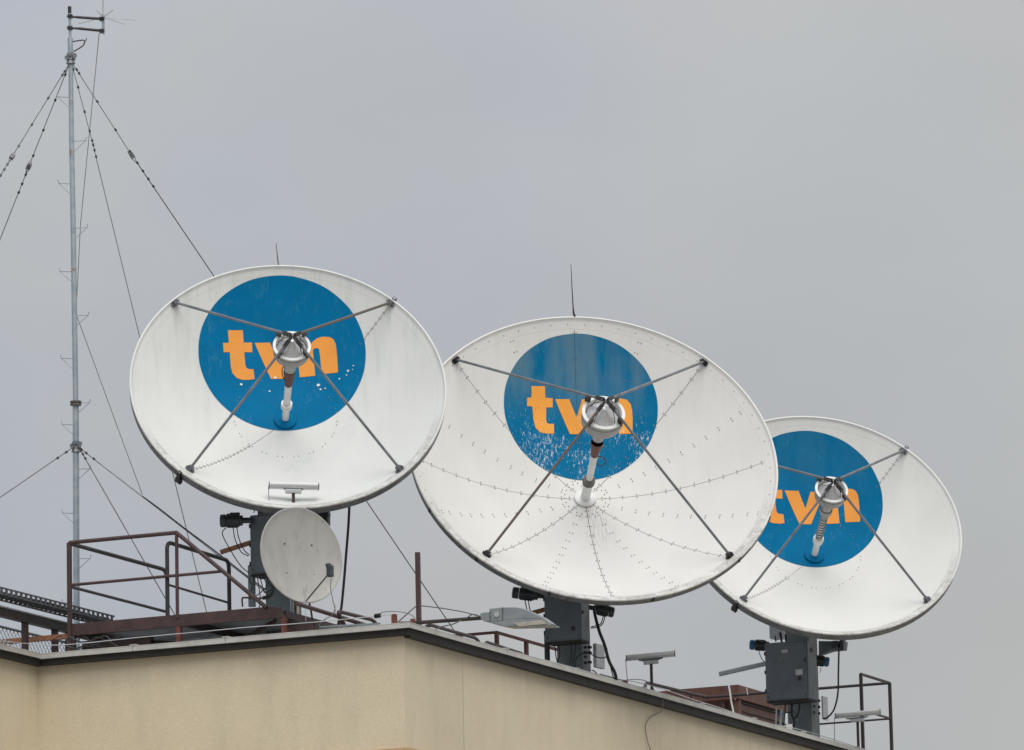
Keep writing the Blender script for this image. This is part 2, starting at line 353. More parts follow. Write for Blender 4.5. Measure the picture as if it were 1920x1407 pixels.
# ------------------------------------------------------------------ large dishes
LET = {
 1: [[(-0.346,0.604),(-0.25,0.617),(-0.246,0.541),(-0.192,0.546),(-0.192,0.485),(-0.244,0.48),(-0.24,0.411),(-0.238,0.388),(-0.23,0.374),(-0.214,0.371),(-0.188,0.373),(-0.183,0.306),(-0.216,0.297),(-0.262,0.291),(-0.299,0.3),(-0.324,0.329),(-0.334,0.374),(-0.337,0.467),(-0.377,0.46),(-0.379,0.52),(-0.342,0.526)],[(-0.175,0.546),(-0.076,0.554),(-0.031,0.432),(0.007,0.554),(0.104,0.554),(0.004,0.317),(-0.077,0.313)],[(0.092,0.553),(0.177,0.552),(0.181,0.536),(0.198,0.553),(0.221,0.569),(0.244,0.575),(0.267,0.575),(0.303,0.568),(0.326,0.551),(0.338,0.524),(0.343,0.491),(0.346,0.444),(0.348,0.346),(0.346,0.329),(0.245,0.333),(0.24,0.449),(0.235,0.497),(0.228,0.507),(0.215,0.509),(0.199,0.505),(0.195,0.492),(0.205,0.327),(0.106,0.324)]],
 2: [[(-0.25,0.651),(-0.174,0.658),(-0.174,0.598),(-0.133,0.599),(-0.135,0.55),(-0.172,0.547),(-0.176,0.482),(-0.173,0.463),(-0.159,0.458),(-0.134,0.461),(-0.136,0.406),(-0.177,0.402),(-0.215,0.405),(-0.239,0.43),(-0.248,0.474),(-0.25,0.544),(-0.28,0.542),(-0.278,0.586),(-0.252,0.592)],[(-0.119,0.595),(-0.041,0.599),(-0.004,0.501),(0.031,0.598),(0.106,0.598),(0.013,0.408),(-0.047,0.407)],[(0.112,0.597),(0.177,0.594),(0.178,0.581),(0.199,0.592),(0.217,0.595),(0.239,0.592),(0.274,0.581),(0.294,0.555),(0.3,0.522),(0.3,0.471),(0.294,0.391),(0.22,0.399),(0.223,0.502),(0.221,0.524),(0.21,0.534),(0.192,0.536),(0.183,0.527),(0.175,0.403),(0.1,0.406)]],
 3: [[(-0.34,0.582),(-0.237,0.591),(-0.237,0.512),(-0.18,0.515),(-0.183,0.452),(-0.238,0.449),(-0.238,0.378),(-0.237,0.354),(-0.229,0.339),(-0.212,0.335),(-0.186,0.336),(-0.185,0.267),(-0.22,0.258),(-0.27,0.255),(-0.308,0.266),(-0.332,0.297),(-0.34,0.344),(-0.337,0.441),(-0.38,0.435),(-0.379,0.497),(-0.339,0.502)],[(-0.162,0.514),(-0.059,0.516),(-0.019,0.388),(0.027,0.511),(0.126,0.505),(0.01,0.267),(-0.074,0.268)],[(0.114,0.505),(0.2,0.498),(0.204,0.482),(0.221,0.498),(0.246,0.513),(0.269,0.517),(0.292,0.516),(0.328,0.507),(0.35,0.488),(0.361,0.459),(0.364,0.425),(0.364,0.376),(0.361,0.275),(0.357,0.257),(0.256,0.268),(0.259,0.388),(0.256,0.437),(0.25,0.448),(0.236,0.451),(0.22,0.448),(0.215,0.435),(0.215,0.264),(0.114,0.268)]],
}
def letter_mesh(poly, R, f, off):
    import bmesh
    bm = bmesh.new(); vs = [bm.verts.new((x * R, y * R, 0)) for x, y in poly]
    es = [bm.edges.new((vs[i], vs[(i + 1) % len(vs)])) for i in range(len(vs))]
    bmesh.ops.triangle_fill(bm, use_beauty=True, edges=es)
    for _ in range(4):
        long = [e for e in bm.edges if e.calc_length() > .09]
        if not long: break
        bmesh.ops.subdivide_edges(bm, edges=long, cuts=1); bmesh.ops.triangulate(bm, faces=bm.faces[:])
    bm.normal_update(); mb = MB(); bm.verts.ensure_lookup_table()
    vv = [Vector((v.co.x, v.co.y, (v.co.x ** 2 + v.co.y ** 2) / (4 * f) + off)) for v in bm.verts]
    ff = [tuple(v.index for v in (fa.verts if fa.normal.z > 0 else reversed(list(fa.verts)))) for fa in bm.faces]
    bm.free(); mb.add(vv, ff); return mb

def big_dish(idx, V, az, el, R, f, label, base, discs, feed, cfg):
    V = Vector(V); az = math.radians(az); el = math.radians(el)
    n_ = Vector((math.sin(az) * math.cos(el), -math.cos(az) * math.cos(el), math.sin(el))); u = Vector((math.cos(az), math.sin(az), 0)); v = n_.cross(u)
    if v.z < 0: v = -v
    v = n_.cross(u).normalized()
    root = thing('satellite_dish', base, label, 'satellite dish', 'large white roof dishes with the tvn logo')
    ML = Matrix((u, v, n_)).transposed().to_4x4(); ML.translation = V - base
    ID = Matrix.Identity(4)
    z = lambda r: r * r / (4 * f)
    mw = dish_mat('dish_paint_%s' % ('cool', 'warm', 'plain')[idx - 1], R, cfg['streak'], drip=cfg['drip'], base=cfg['base'])
    # reflector panels
    k = cfg['panels']; g_ = cfg['gap']; r0 = cfg['r0']; rE = .94 * R; NR = 26
    for p in range(k):
        t0 = math.radians(cfg['start']) + 2 * math.pi * p / k; t1 = t0 + 2 * math.pi / k; mb = MB(); NTH = max(8, int(96 / k)); vs = []; fs = []
        rr = [r0 + (rE - r0) * (i / NR) for i in range(NR + 1)]
        for r in rr:
            for j in range(NTH + 1):
                a = t0 + g_ / r + (t1 - t0 - 2 * g_ / r) * j / NTH
                vs.append(Vector((r * math.cos(a), r * math.sin(a), z(r))))
        W = NTH + 1; nv = len(vs)
        vs += [q - Vector((0, 0, .02)) for q in vs]
        for i in range(NR):
            for j in range(NTH):
                fs.append((i * W + j, (i + 1) * W + j, (i + 1) * W + j + 1, i * W + j + 1))
            for j in (0, NTH):
                q = (i * W + j, nv + i * W + j, nv + (i + 1) * W + j, (i + 1) * W + j); fs.append(q if j == 0 else q[::-1])
        for j in range(NTH): fs.append((j, j + 1, nv + j + 1, nv + j))
        mb.add(vs, fs); mb.build('reflector_panel', mw, root, mat_local=ML, smooth=40)
    # rolled rim with skirt
    zR = z(R); sk = cfg['skirt']; prof = [(rE - .006, z(rE - .006) - .004), (rE + .001, z(rE + .001))]
    for i in range(6):
        r = rE + .012 + (R - .045 - rE - .012) * i / 5; prof.append((r, z(r)))
    prof += [(R - .030, zR + .004), (R - .012, zR + .006), (R - .001, zR - .004), (R, zR - .014)]
    rimo = MB().lathe(prof, n=128).build('rim', mw, root, mat_local=ML, smooth=60)
    MB().lathe([(R, zR - .014), (R - .003, zR - .05), (R - .010, zR - sk), (R - .035, zR - sk - .02)], n=128).build('skirt', M['skirt'], rimo, mat_local=ID, smooth=60)
    bk = [(R - .035, zR - sk - .02)] + [(R * (1 - t) * .985 + .3 * t, z(R * (1 - t) * .985 + .3 * t) - .10 - .10 * t) for t in [i / 12 for i in range(1, 13)]]
    back = MB().lathe(bk, n=96, cap1=True).build('reflector_back', M['skirt'], root, mat_local=ML, smooth=60)
    for p in range(8):
        a = math.pi * (2 * p + 1) / 8; d = Vector((math.cos(a), math.sin(a), 0)); s_ = Vector((-math.sin(a), math.cos(a), 0)) * .02
        pts = [d * r + Vector((0, 0, z(r) - .12 - (.1 if r < 1 else .03))) for r in (.35, .8, 1.3, R * .9)]; poly = pts + [q - Vector((0, 0, h)) for q, h in zip(pts[::-1], (.04, .12, .2, .3))]
        MB().prism([q - s_ for q in poly], s_ * 2).build('rib', M['skirt'], back, mat_local=ID, smooth=0)
    MB().lathe([(.42, -.14), (.42, -.5), (.2, -.55)], n=32, cap0=True, cap1=True).build('hub_drum', M['greyside'], back, mat_local=ID)
    # painted logo
    cx, cy, rd, ry = discs; mb = MB(); vs = []; fs = []; NRd, NA = 24, 96
    for i in range(NRd + 1):
        for j in range(NA):
            a = 2 * math.pi * j / NA; q = rd * R * i / NRd; wob = 1 + (.0012 * math.sin(j * .9) if i == NRd else 0)
            x, y = cx * R + q * wob * math.cos(a), cy * R + q * (ry / rd) * wob * math.sin(a); vs.append(Vector((x, y, (x * x + y * y) / (4 * f) + .005)))
    for i in range(NRd):
        for j in range(NA):
            fs.append((i * NA + j, (i + 1) * NA + j, (i + 1) * NA + (j + 1) % NA, i * NA + (j + 1) % NA))
    logo = mb.add(vs, fs).build('logo_disc', cfg['blue'], root, mat_local=ML, smooth=60)
    for ch, poly in zip('tvn', LET[idx]):
        letter_mesh(poly, R, f, .010).build('letter', cfg['orange'], logo, mat_local=ID, smooth=60, label='orange lower-case letter %s on the blue disc' % ch)
    # bolts (tiny: one mesh)
    bm_ = MB(); bolt_r = cfg['bolt_r']
    def bolt(r, a, off=.012):
        c = Vector((r * math.cos(a), r * math.sin(a), z(r) + (.010 if r < .94 * R else .004))); nor = Vector((-c.x / (2 * f), -c.y / (2 * f), 1)).normalized()
        ex = nor.cross(Vector((0, 1, 0))).normalized(); ey = nor.cross(ex)
        bm_.add([c - nor * .012 + ex * bolt_r * math.cos(t) + ey * bolt_r * math.sin(t) for t in [k_ * math.pi / 3 for k_ in range(6)]] +
                [c + nor * .002 + ex * bolt_r * math.cos(t) + ey * bolt_r * math.sin(t) for t in [k_ * math.pi / 3 for k_ in range(6)]],
                [(6, 7, 8, 9, 10, 11)[::1]] + [(i, (i + 1) % 6, 6 + (i + 1) % 6, 6 + i) for i in range(6)])
    def pair(r, ang, half): bolt(r, ang + half / r); bolt(r, ang - half / r)
    rng = random.Random(idx)
    if idx == 2:
        for s_ in range(16):
            a = math.pi * s_ / 8
            for r in (.09, .132, .208, .284, .36, .434, .51, .585, .66, .73, .80, .875, .925):
                if s_ % 2 and r == .09: continue
                pair(r * R + rng.uniform(-.01, .01), a, .024)
        for s_ in range(64): bolt(.962 * R, 2 * math.pi * (s_ + .4) / 64)
        for s_ in range(24): bolt(.112 * R, 2 * math.pi * s_ / 24)
    else:
        for s_ in range(20):
            pair(.327 * R, 2 * math.pi * (s_ + .5) / 20, .035)
        for a in (math.radians(45), math.radians(225)):
            for i in range(17 if a > 1 else 7): pair((.91 - .60 * i / 17) * R, a, .013 + .006 * rng.random())
    bm_.build('seam_bolts', M['bolt'], root, mat_local=ML, smooth=0, kind='stuff')
    if idx == 1:
        for x, y, q_ in ((-.27, .258, .032), (.22, .258, .036), (.233, .226, .022), (.262, .228, .016), (.355, .282, .020), (.40, .30, .018), (.41, .328, .026), (.445, .355, .016), (.44, .33, .012), (-.05, .323, .028), (-.09, .225, .02)):
            n8 = 11; cc = [Vector((x * R, y * R, 0))] + [Vector((x * R + .75 * q_ * rng.uniform(.6, 1.15) * math.cos(t * 2 * math.pi / n8), y * R + .75 * q_ * rng.uniform(.5, 1.0) * math.sin(t * 2 * math.pi / n8), 0)) for t in range(n8)]
            cc = [Vector((v_.x, v_.y, (v_.x ** 2 + v_.y ** 2) / (4 * f) + .013)) for v_ in cc]
            MB().add(cc, [(0, 1 + t, 1 + (t + 1) % n8) for t in range(n8)]).build('bare_paint_patch', M['whitepaint'], logo, mat_local=ID, smooth=0)
    # hub plate, feed pipe, horn, subreflector
    fd = feed
    hub = MB().lathe([(fd['hub'], z(fd['hub']) + .006), (fd['hub'], .045), (fd['hub'] - .02, .055), (.02, .055)], n=40).build('hub_plate', fd['hubmat'], root, mat_local=ML)
    pipe = MB().lathe(fd['pipe'], n=24).build('feed_pipe', M['whitepaint'], root, mat_local=ML)
    MB().lathe(fd['flange'], n=24).build('pipe_flange', fd['flangemat'], pipe, mat_local=ID)
    MB().lathe(fd['horn'], n=28).build('feed_horn', fd['hornmat'], root, mat_local=ML)
    zr, rr_ = fd['ring_z'], fd['ring_r']; dl = fd['drum_l']
    drum = MB().lathe([(.085, zr - dl - .30), (.095, zr - dl - .16), (.11, zr - dl - .06), (rr_ * .72, zr - dl - .01), (rr_ * .93, zr - dl * .86), (rr_ * .985, zr - dl * .6), (rr_ * .985, zr - .025)], n=48).build('subreflector', M['lid'], root, mat_local=ML, smooth=30)
    MB().lathe([(rr_ * .985, zr - .024), (rr_ * 1.03, zr - .02), (rr_ * 1.03, zr), (rr_ * .88, zr + .004), (rr_ * .87, zr - .01), (rr_ * .83, zr - .07)], n=48).build('front_ring', M['whitepaint'], drum, mat_local=ID, smooth=30)
    MB().lathe([(rr_ * .83, zr - .07), (rr_ * .62, zr - .01), (rr_ * .16, zr + .10), (.02, zr + .11)], n=12, cap1=True).build('inner_cone', M['silver'], drum, mat_local=ID, smooth=20)
    for q in range(3):
        MB().lathe([(rr_ * (1.006 - .02 * q), zr - dl * (.3 + .2 * q)), (rr_ * (1.012 - .02 * q), zr - dl * (.3 + .2 * q) - .008), (rr_ * (1.006 - .02 * q), zr - dl * (.3 + .2 * q) - .016)], n=48).build('drum_band', M['lid'], drum, mat_local=ID)
    za = fd['apex']
    for q, ang in enumerate((135, 45, 225, 315)):
        a = math.radians(ang); rs = (.962, .962, .90, .93)[q] * R; d = Vector((math.cos(a), math.sin(a), 0)); s_ = Vector((-math.sin(a), math.cos(a), 0))
        p0 = d * rs + Vector((0, 0, z(rs) + .06)); p1 = d * .045 + Vector((0, 0, za))
        mt = cfg['strutmats'][q]
        st = MB().tube([p0, p0.lerp(p1, .5) - Vector((0, 0, .006)), p1], .0205 * cfg['ss'], n=10).build('strut', mt, root, mat_local=ML)
        ax = (p1 - p0).normalized(); nrm = Vector((-d.x * rs / (2 * f), -d.y * rs / (2 * f), 1)).normalized(); tn = nrm.cross(s_).normalized()
        b_ = MB().cbox(p0 - nrm * .045, s_ * .062, tn * .036, nrm * .010)
        b_.cbox(p0 - nrm * .01, s_ * .014, tn * .035, nrm * .035)
        for sg in (-1, 1): b_.cbox(p0 + s_ * sg * .028 - nrm * .015, s_ * .007, tn * .04, nrm * .04); b_.cbox(p0 + s_ * sg * .06 - nrm * .03, s_ * .012, tn * .012, nrm * .02)
        b_.build('strut_bracket', M['clamp'] if idx == 2 else M['strut'], st, mat_local=ID, smooth=0)
        # ring lug and apex clamp
        t_ = (rs - rr_ * .98) / (rs - .045); pm = p0.lerp(p1, t_)
        MB().cbox(pm.lerp(Vector((pm.x, pm.y, zr)), .5), s_ * .012, ax * .05, Vector((0, 0, 1)) * max(.02, abs(pm.z - zr) * .5 + .01)).build('ring_lug', M['clamp'], st, mat_local=ID, smooth=0)
        up_ = s_.cross(ax).normalized()
        MB().cbox(p1 - ax * .10, s_ * .028, ax * .065, up_ * .012).cbox(p1 - ax * .06, s_ * .010, ax * .08, up_ * .034).build('apex_clamp', M['clamp'], st, mat_local=ID, smooth=0)
        # thin hanger rod inside the ring
        pr = d * (rr_ * .72) + Vector((0, 0, zr - .04)); MB().tube([pr, p1 - ax * .12 - Vector((0, 0, .03))], .006, n=5).build('hanger_rod', M['clamp'], st, mat_local=ID)
    return root, ML, ID, V, n_, z

M['skirt'] = mat('dish_skirt_grey', (.17, .175, .185), (.13, .13, .13), rough=.6, scale=3, c3=(.09, .08, .07), lo3=.52, hi3=.7)
blue1 = paint_mat('blue_logo_paint_smooth', BLUE, 0, 0, 2.289); blue2 = paint_mat('blue_logo_paint_flaking', (.0, .130, .275), .72, .85, 2.787); blue3 = paint_mat('blue_logo_paint_scuffed', (.0, .128, .275), 0, .15, 2.301)
or1 = paint_mat('orange_logo_paint', ORANGE, 0, 0, 2.289, (.7, .62, .5)); or2 = paint_mat('orange_logo_paint_flaking', (.78, .33, .06), .7, 0, 2.787)

def mount(root, idx, Y, near_px, top_py, bot_py, wA, wB, post, extras):
    """pedestal post and control box standing on the roof; near_px = picture column of the box's nearest upright edge"""
    c = at_y(near_px, bot_py, Y); top = at_y(near_px, top_py, Y); h = top.z - c.z
    o = c.copy()
    box = MB().box(o, A3 * wA, B3 * wB, Z3 * h).build('control_box', M['greybox'], root, bevel=.012, smooth=0)
    MB().box(o + A3 * .02 - B3 * .012 + Z3 * .02, A3 * (wA - .04), B3 * .011, Z3 * (h - .04)).build('door', M['greybox'], box, bevel=.004, smooth=0)
    MB().box(o - Z3 * .03 + A3 * .01 + B3 * .01, A3 * (wA - .02), B3 * (wB - .02), Z3 * .029).build('drip_tray', M['fascia'], box, smooth=0)
    for sx, sz in ((.05, .06), (wA - .05, .06), (.05, h - .06), (wA - .05, h - .06)):
        MB().lathe([(.011, 0), (.010, .008)], o=o + A3 * sx - B3 * .022 + Z3 * sz, ex=A3, ey=Z3, ez=B3, n=8, cap0=True).build('door_screw', M['clamp'], box)
    for sz in (.18, .5, .82):
        MB().box(o + A3 * (wA + .001) - B3 * .006 + Z3 * (h * sz - .03), A3 * .012, B3 * .03, Z3 * .06).build('hinge', M['clamp'], box, smooth=0)
    return o, h, box

BASEZ = 12.655
# --- dish 1 (left)
cfg1 = dict(streak=.85, drip=False, base=(.67, .68, .66), panels=2, start=45, gap=.004, r0=.05, skirt=.15, bolt_r=.0062, blue=blue1, orange=or1, ss=1.0, strutmats=[M['strut'], M['strut_rust'], M['strut'], M['strut']])
feed1 = dict(hub=.16, hubmat=blue1, pipe=[(.05, .05), (.052, .84)], flange=[(.055, .31), (.082, .315), (.082, .345), (.06, .35), (.06, .365), (.082, .37), (.082, .40), (.055, .405)], flangemat=M['whitepaint'],
             horn=[(.05, .80), (.058, .84), (.062, .90), (.088, 1.10), (.086, 1.14)], hornmat=M['hornbrown'], ring_z=1.685, ring_r=.265, drum_l=.23, apex=1.885)
base1 = at_y(527, 1165, 83.9); base1.z = BASEZ
d1, ML1, ID, V1, nn1, zf1 = big_dish(1, (-3.3008, 83.7116, 16.61), 6.624, 29.533, 2.289, 1.5905, 'leftmost large white dish with blue tvn disc, nearest the antenna mast', base1, (-.008, .430, .533, .512), feed1, cfg1)
# --- dish 2 (middle)
cfg2 = dict(streak=.25, drip=True, base=(.70, .695, .67), panels=8, start=0, gap=.0045, r0=.14, skirt=.12, bolt_r=.0078, blue=blue2, orange=or2, ss=1.0, strutmats=[M['strut'], M['strut'], M['strut_rust'], M['strut']])
feed2 = dict(hub=.165, hubmat=M['whitepaint'], pipe=[(.078, .05), (.072, .10), (.070, .38), (.050, .44), (.056, 1.05)], flange=[(.06, .36), (.092, .37), (.098, .42), (.092, .47), (.06, .48)], flangemat=M['strut_rust'],
             horn=[(.056, 1.02), (.060, 1.04), (.095, 1.29), (.093, 1.33)], hornmat=M['hornbrown'], ring_z=2.01, ring_r=.315, drum_l=.30, apex=2.27)
base2 = at_y(1079, 1262, 87.2); base2.z = BASEZ
d2, ML2, ID, V2, nn2, zf2 = big_dish(2, (1.0595, 87.367, 15.9628), 9.508, 30.435, 2.787, 1.9048, 'largest white dish, in the middle, with bolted panel seams and flaking blue tvn disc', base2, (.012, .524, .425, .396), feed2, cfg2)
# --- dish 3 (right)
cfg3 = dict(streak=.22, drip=False, base=(.70, .70, .68), panels=2, start=45, gap=.003, r0=.05, skirt=.15, bolt_r=.0062, blue=blue3, orange=or1, ss=1.0, strutmats=[M['strut']] * 4)
feed3 = dict(hub=.16, hubmat=blue3, pipe=[(.052, .05), (.054, .45), (.045, .47), (.048, 1.0)], flange=[(.055, .36), (.085, .37), (.090, .42), (.085, .47), (.055, .48)], flangemat=M['whitepaint'],
             horn=[(.05, .93), (.060, 1.0), (.085, 1.08), (.105, 1.14), (.10, 1.2)], hornmat=M['lid'], ring_z=1.70, ring_r=.262, drum_l=.23, apex=1.885)
base3 = at_y(1512, 1390, 95.0); base3.z = BASEZ
d3, ML3, ID, V3, nn3, zf3 = big_dish(3, (4.8624, 94.7082, 16.1386), 9.566, 30.371, 2.301, 1.59, 'rightmost large white dish, partly behind the middle dish, with tvn disc', base3, (.004, .402, .523, .508), feed3, cfg3)
# dark blue seam line over the middle logo, coil of tape round the right feed pipe, loose loop of cable on the middle feed
sm = MB(); R2 = 2.787; f2 = 1.9048
for k in range(40):
    y0, y1 = (.125 + .8 * k / 40) * R2, (.125 + .8 * (k + 1) / 40) * R2
    sm.add([(-.0035, y0, y0 * y0 / 4 / f2 + .0075), (.0035, y0, y0 * y0 / 4 / f2 + .0075), (.0035, y1, y1 * y1 / 4 / f2 + .0075), (-.0035, y1, y1 * y1 / 4 / f2 + .0075)], [(0, 1, 2, 3)])
sm.build('seam_line', mat('seam_dark_blue', (.004, .06, .15), (.004, .07, .18)), d2, mat_local=ML2, smooth=0)
coil = MB().tube([Vector((.054 * math.cos(t), .054 * math.sin(t), .48 + t * .0098)) for t in [i * math.pi / 8 for i in range(int(2 * 8 * 8))]], .011, n=5)
coil.build('cable_coil', M['strut'], d3, mat_local=ML3)
lp = MB().tube(smoothpath([(.05, 0, 1.0), (.12, .0, .98), (.2, .02, .86), (.16, .03, .74), (.07, .02, .80), (.06, 0, .9)]), .009, n=5); lp.build('cable_loop', M['black'], d2, mat_local=ML2)
lp = MB().tube(smoothpath([(-.06, -.02, .95), (-.10, -.03, 1.05), (-.11, -.02, 1.2), (-.06, 0, 1.3)]), .008, n=5); lp.build('cable_loop', M['black'], d1, mat_local=ML1)

def poly_at(pts, Y): return [at_y(x, y, Y) for x, y in pts]
def cable(root, name, pts, Y, r, mt=None, n=6, sub=6):
    if not isinstance(Y, (list, tuple)): Y = [Y] * len(pts)
    return MB().tube(smoothpath([at_y(x, y, yy) for (x, y), yy in zip(pts, Y)], sub), r, n=n).build(name, mt or M['black'], root)
def motor(root, p_out, p_in, Y, r, cap=None, body=None):
    a = at_y(*p_out, Y); b = at_y(*p_in, Y); ax = (b - a).normalized(); Lm = (b - a).length
    ez = ax; ex = ez.cross(Z3).normalized(); ey = ez.cross(ex)
    mo = MB().lathe([(r * .9, Lm * .20), (r, Lm * .21), (r, Lm * .62), (r * .8, Lm * .66), (r * .8, Lm * .74), (r * .45, Lm * .76), (r * .45, Lm)], o=a, ex=ex, ey=ey, ez=ez, n=24, cap1=True).build('drive_motor', body or M['motor'], root)
    MB().lathe([(r * .6, 0), (r * .93, .01), (r * 1.0, .03), (r * 1.0, Lm * .19)], o=a, ex=ex, ey=ey, ez=ez, n=24, cap0=True, cap1=True).build('motor_cap', cap or M['motor'], mo)
    for k in range(10):
        t = 2 * math.pi * k / 10; d = ex * math.cos(t) + ey * math.sin(t); s_ = ex * -math.sin(t) + ey * math.cos(t)
        MB().box(a + d * r * .98 - s_ * .004 + ez * Lm * .24, s_ * .008, d * .012, ez * Lm * .34).build('cooling_fin', body or M['motor'], mo, smooth=0)
    return mo, a, b, ex, ey, ez

# ---- mounts. dish 1
Y = 82.9
def post_box(root, Y, nx, by, topz, wA, wB, mt, name='pedestal_post'):
    c = at_y(nx, by, Y); c.z = BASEZ; return MB().box(c, A3 * wA, B3 * wB, Z3 * (topz - BASEZ)).build(name, mt, root, bevel=.01, smooth=0), c
pp1, c1 = post_box(d1, 83.5, 545, 1160, 15.6, .40, .36, M['greyside'])
o, h, box = mount(d1, 1, 83.0, 520, 962, 1073, .43, .34, None, None)
MB().box(at_y(475, 1137, 83.2), A3 * .08, B3 * .08, Z3 * .60).build('support_channel', M['greyside'], d1, smooth=0)
MB().box(at_y(556, 1157, 83.3) , A3 * .06, B3 * .1, Z3 * .20).build('terminal_box', M['stone'], d1, smooth=0)
mo, a, b, ex, ey, ez = motor(d1, (412, 977), (470, 976), 83.1, .095)
MB().box(a + ez * .15 - ex * .03 + Z3 * .085, ez * .14, ex * .06, Z3 * .03).build('terminal_cover', M['motor'], mo, smooth=0)
MB().tube([at_y(413, 1036, 83.4), at_y(475, 1016, 83.4)], .036, n=14).build('jack_tube', M['copper'], d1)
MB().cbox(at_y(611, 972, 84.2), A3 * .05, B3 * .05, Z3 * .11).cbox(at_y(603, 966, 84.2), A3 * .13, B3 * .04, Z3 * .03).build('tilt_bracket', M['motor'], d1, bevel=.008, smooth=0)
MB().cbox(at_y(500, 962, 84.0), A3 * .12, B3 * .06, Z3 * .10).build('tilt_bracket', M['motor'], d1, bevel=.008, smooth=0)
for pts in ([(437, 989), (441, 1012), (452, 1035), (466, 1043)], [(444, 989), (448, 1010), (458, 1032), (468, 1041)], [(424, 990), (417, 1002), (434, 1035), (452, 1062), (468, 1075)],
            [(476, 962), (478, 952)], [(485, 968), (484, 950)], [(490, 968), (488, 950)], [(482, 1079), (486, 1105), (488, 1125), (484, 1150)], [(487, 1079), (492, 1100), (497, 1112), (508, 1105), (512, 1092)],
            [(470, 1078), (468, 1090), (474, 1098), (470, 1110), (468, 1125)], [(500, 1080), (505, 1096), (512, 1100)], [(492, 1080), (500, 1098), (490, 1110), (480, 1118)]):
    cable(d1, 'cable', pts, 83.05, .008)
cable(d1, 'cable', [(492, 1122), (505, 1118), (512, 1106), (512, 1090)], 82.9, .03)
cable(d1, 'cable', [(455, 1138), (454, 1124), (458, 1121), (480, 1122), (492, 1122)], 83.0, .014, M['brown'])
# yoke between the post and the hub of every dish
for dsh, V, nn, tz, col in ((d1, V1, nn1, 15.6, M['greyside']), (d2, V2, nn2, 14.9, M['greyside']), (d3, V3, nn3, 15.15, M['greyside'])):
    hub = V - nn * .5; c = dsh.location.copy(); c = Vector((c.x, c.y, tz))
    side = A3 * .16
    mb = MB()
    for sg in (-1, 1): mb.tube([c + side * sg + B3 * .15, hub + side * sg * 1.4], .07, n=10)
    mb.cbox((c + hub) * .5 + Vector((0, 0, -.05)), A3 * .15, B3 * .12, Z3 * .35); mb.build('yoke', col, dsh, bevel=0, smooth=30)

# ---- dish 2
pp2, c2 = post_box(d2, 87.0, 1092, 1265, 14.9, .40, .33, M['greyside'])
o2, h2, box2 = mount(d2, 2, 86.2, 1091, 1100, 1199, .60, .30, None, None)
MB().cbox(o2 + A3 * .13 + Z3 * .17 - B3 * .015, A3 * .03, B3 * .004, Z3 * .032).build('latch', M['black'], box2, smooth=0)
MB().cbox(o2 + B3 * .05 + Z3 * .41 - A3 * .002, A3 * .02, B3 * .02, Z3 * .02).build('latch', M['black'], box2, smooth=0)
p = at_y(1110, 1252, 86.9); MB().box(p - A3 * .02, A3 * -.02 + B3 * .26, A3 * -.06, Z3 * .36).build('junction_box', M['alu'], d2, bevel=.006, smooth=0)
mo, a, b, ex, ey, ez = motor(d2, (960, 1111), (1026, 1119), 86.9, .088)
mo, a, b, ex, ey, ez = motor(d2, (1152, 1149), (1100, 1138), 87.2, .080)
MB().box(a + ez * .04 + Z3 * .0 + ex * .08, ez * .16, ex * .03, Z3 * .10).build('terminal_cover', M['lid'], mo, smooth=0)
MB().tube([at_y(994, 1151, 86.8), at_y(1030, 1141, 86.8)], .036, n=14).build('jack_tube', M['copper'], d2)
for pts in ([(984, 1122), (987, 1140), (992, 1155), (1003, 1170), (1014, 1176), (1026, 1175)], [(991, 1122), (992, 1135), (996, 1150), (1008, 1168), (1026, 1171)],
            [(1134, 1155), (1131, 1168), (1122, 1176), (1108, 1178)], [(1131, 1155), (1126, 1170), (1108, 1176)],
            [(1138, 1215), (1138, 1230), (1130, 1234), (1118, 1232), (1106, 1226), (1092, 1226), (1080, 1236), (1078, 1250)], [(1040, 1206), (1042, 1228), (1045, 1243)],
            [(1046, 1206), (1050, 1225), (1046, 1240)], [(1070, 1206), (1072, 1225), (1068, 1245)], [(1080, 1206), (1078, 1225), (1072, 1250)], [(1109, 1257), (1116, 1260), (1123, 1271)]):
    cable(d2, 'cable', pts, 86.6, .009)
MB().box(at_y(1027, 1242, 86.9), A3 * .05, B3 * .09, Z3 * .42).build('support_channel', M['motor'], d2, smooth=0)
MB().box(at_y(1052, 1250, 87.3), A3 * .06, B3 * .06, Z3 * .36).build('support_channel', M['redbrown'], d2, smooth=0)
for kx, ky in ((1098, 1214), (1106, 1214), (1098, 1224), (1106, 1224), (1098, 1232), (1106, 1242), (1098, 1243)):
    MB().cbox(at_y(kx, ky, 86.9), A3 * .02, B3 * .03, Z3 * .018).build('post_fitting', M['clamp'], d2, smooth=0)

# ---- dish 3
pp3, c3 = post_box(d3, 94.8, 1523, 1380, 15.15, .42, .36, M['greyside'])
o3, h3, box3 = mount(d3, 3, 94.0, 1517, 1200, 1309, .745, .40, None, None)
MB().cbox(o3 + A3 * .15 + Z3 * .325 - B3 * .016, A3 * .028, B3 * .004, Z3 * .032).build('latch', M['black'], box3, smooth=0)
MB().cbox(o3 + A3 * .15 + Z3 * .43 - B3 * .016, A3 * .062, B3 * .003, Z3 * .045).build('label_plate', M['plate'], box3, smooth=0)
MB().cbox(o3 + A3 * .39 + Z3 * .79 - B3 * .016, A3 * .052, B3 * .003, Z3 * .025).build('label_plate', M['plate'], box3, smooth=0)
MB().cbox(o3 + A3 * .04 + Z3 * .62 - B3 * .02, A3 * .015, B3 * .006, Z3 * .03).build('hinge', M['clamp'], box3, smooth=0)
MB().cbox(o3 + B3 * .17 + Z3 * .80 - A3 * .004, A3 * .008, B3 * .05, Z3 * .03).build('hinge', M['clamp'], box3, smooth=0)
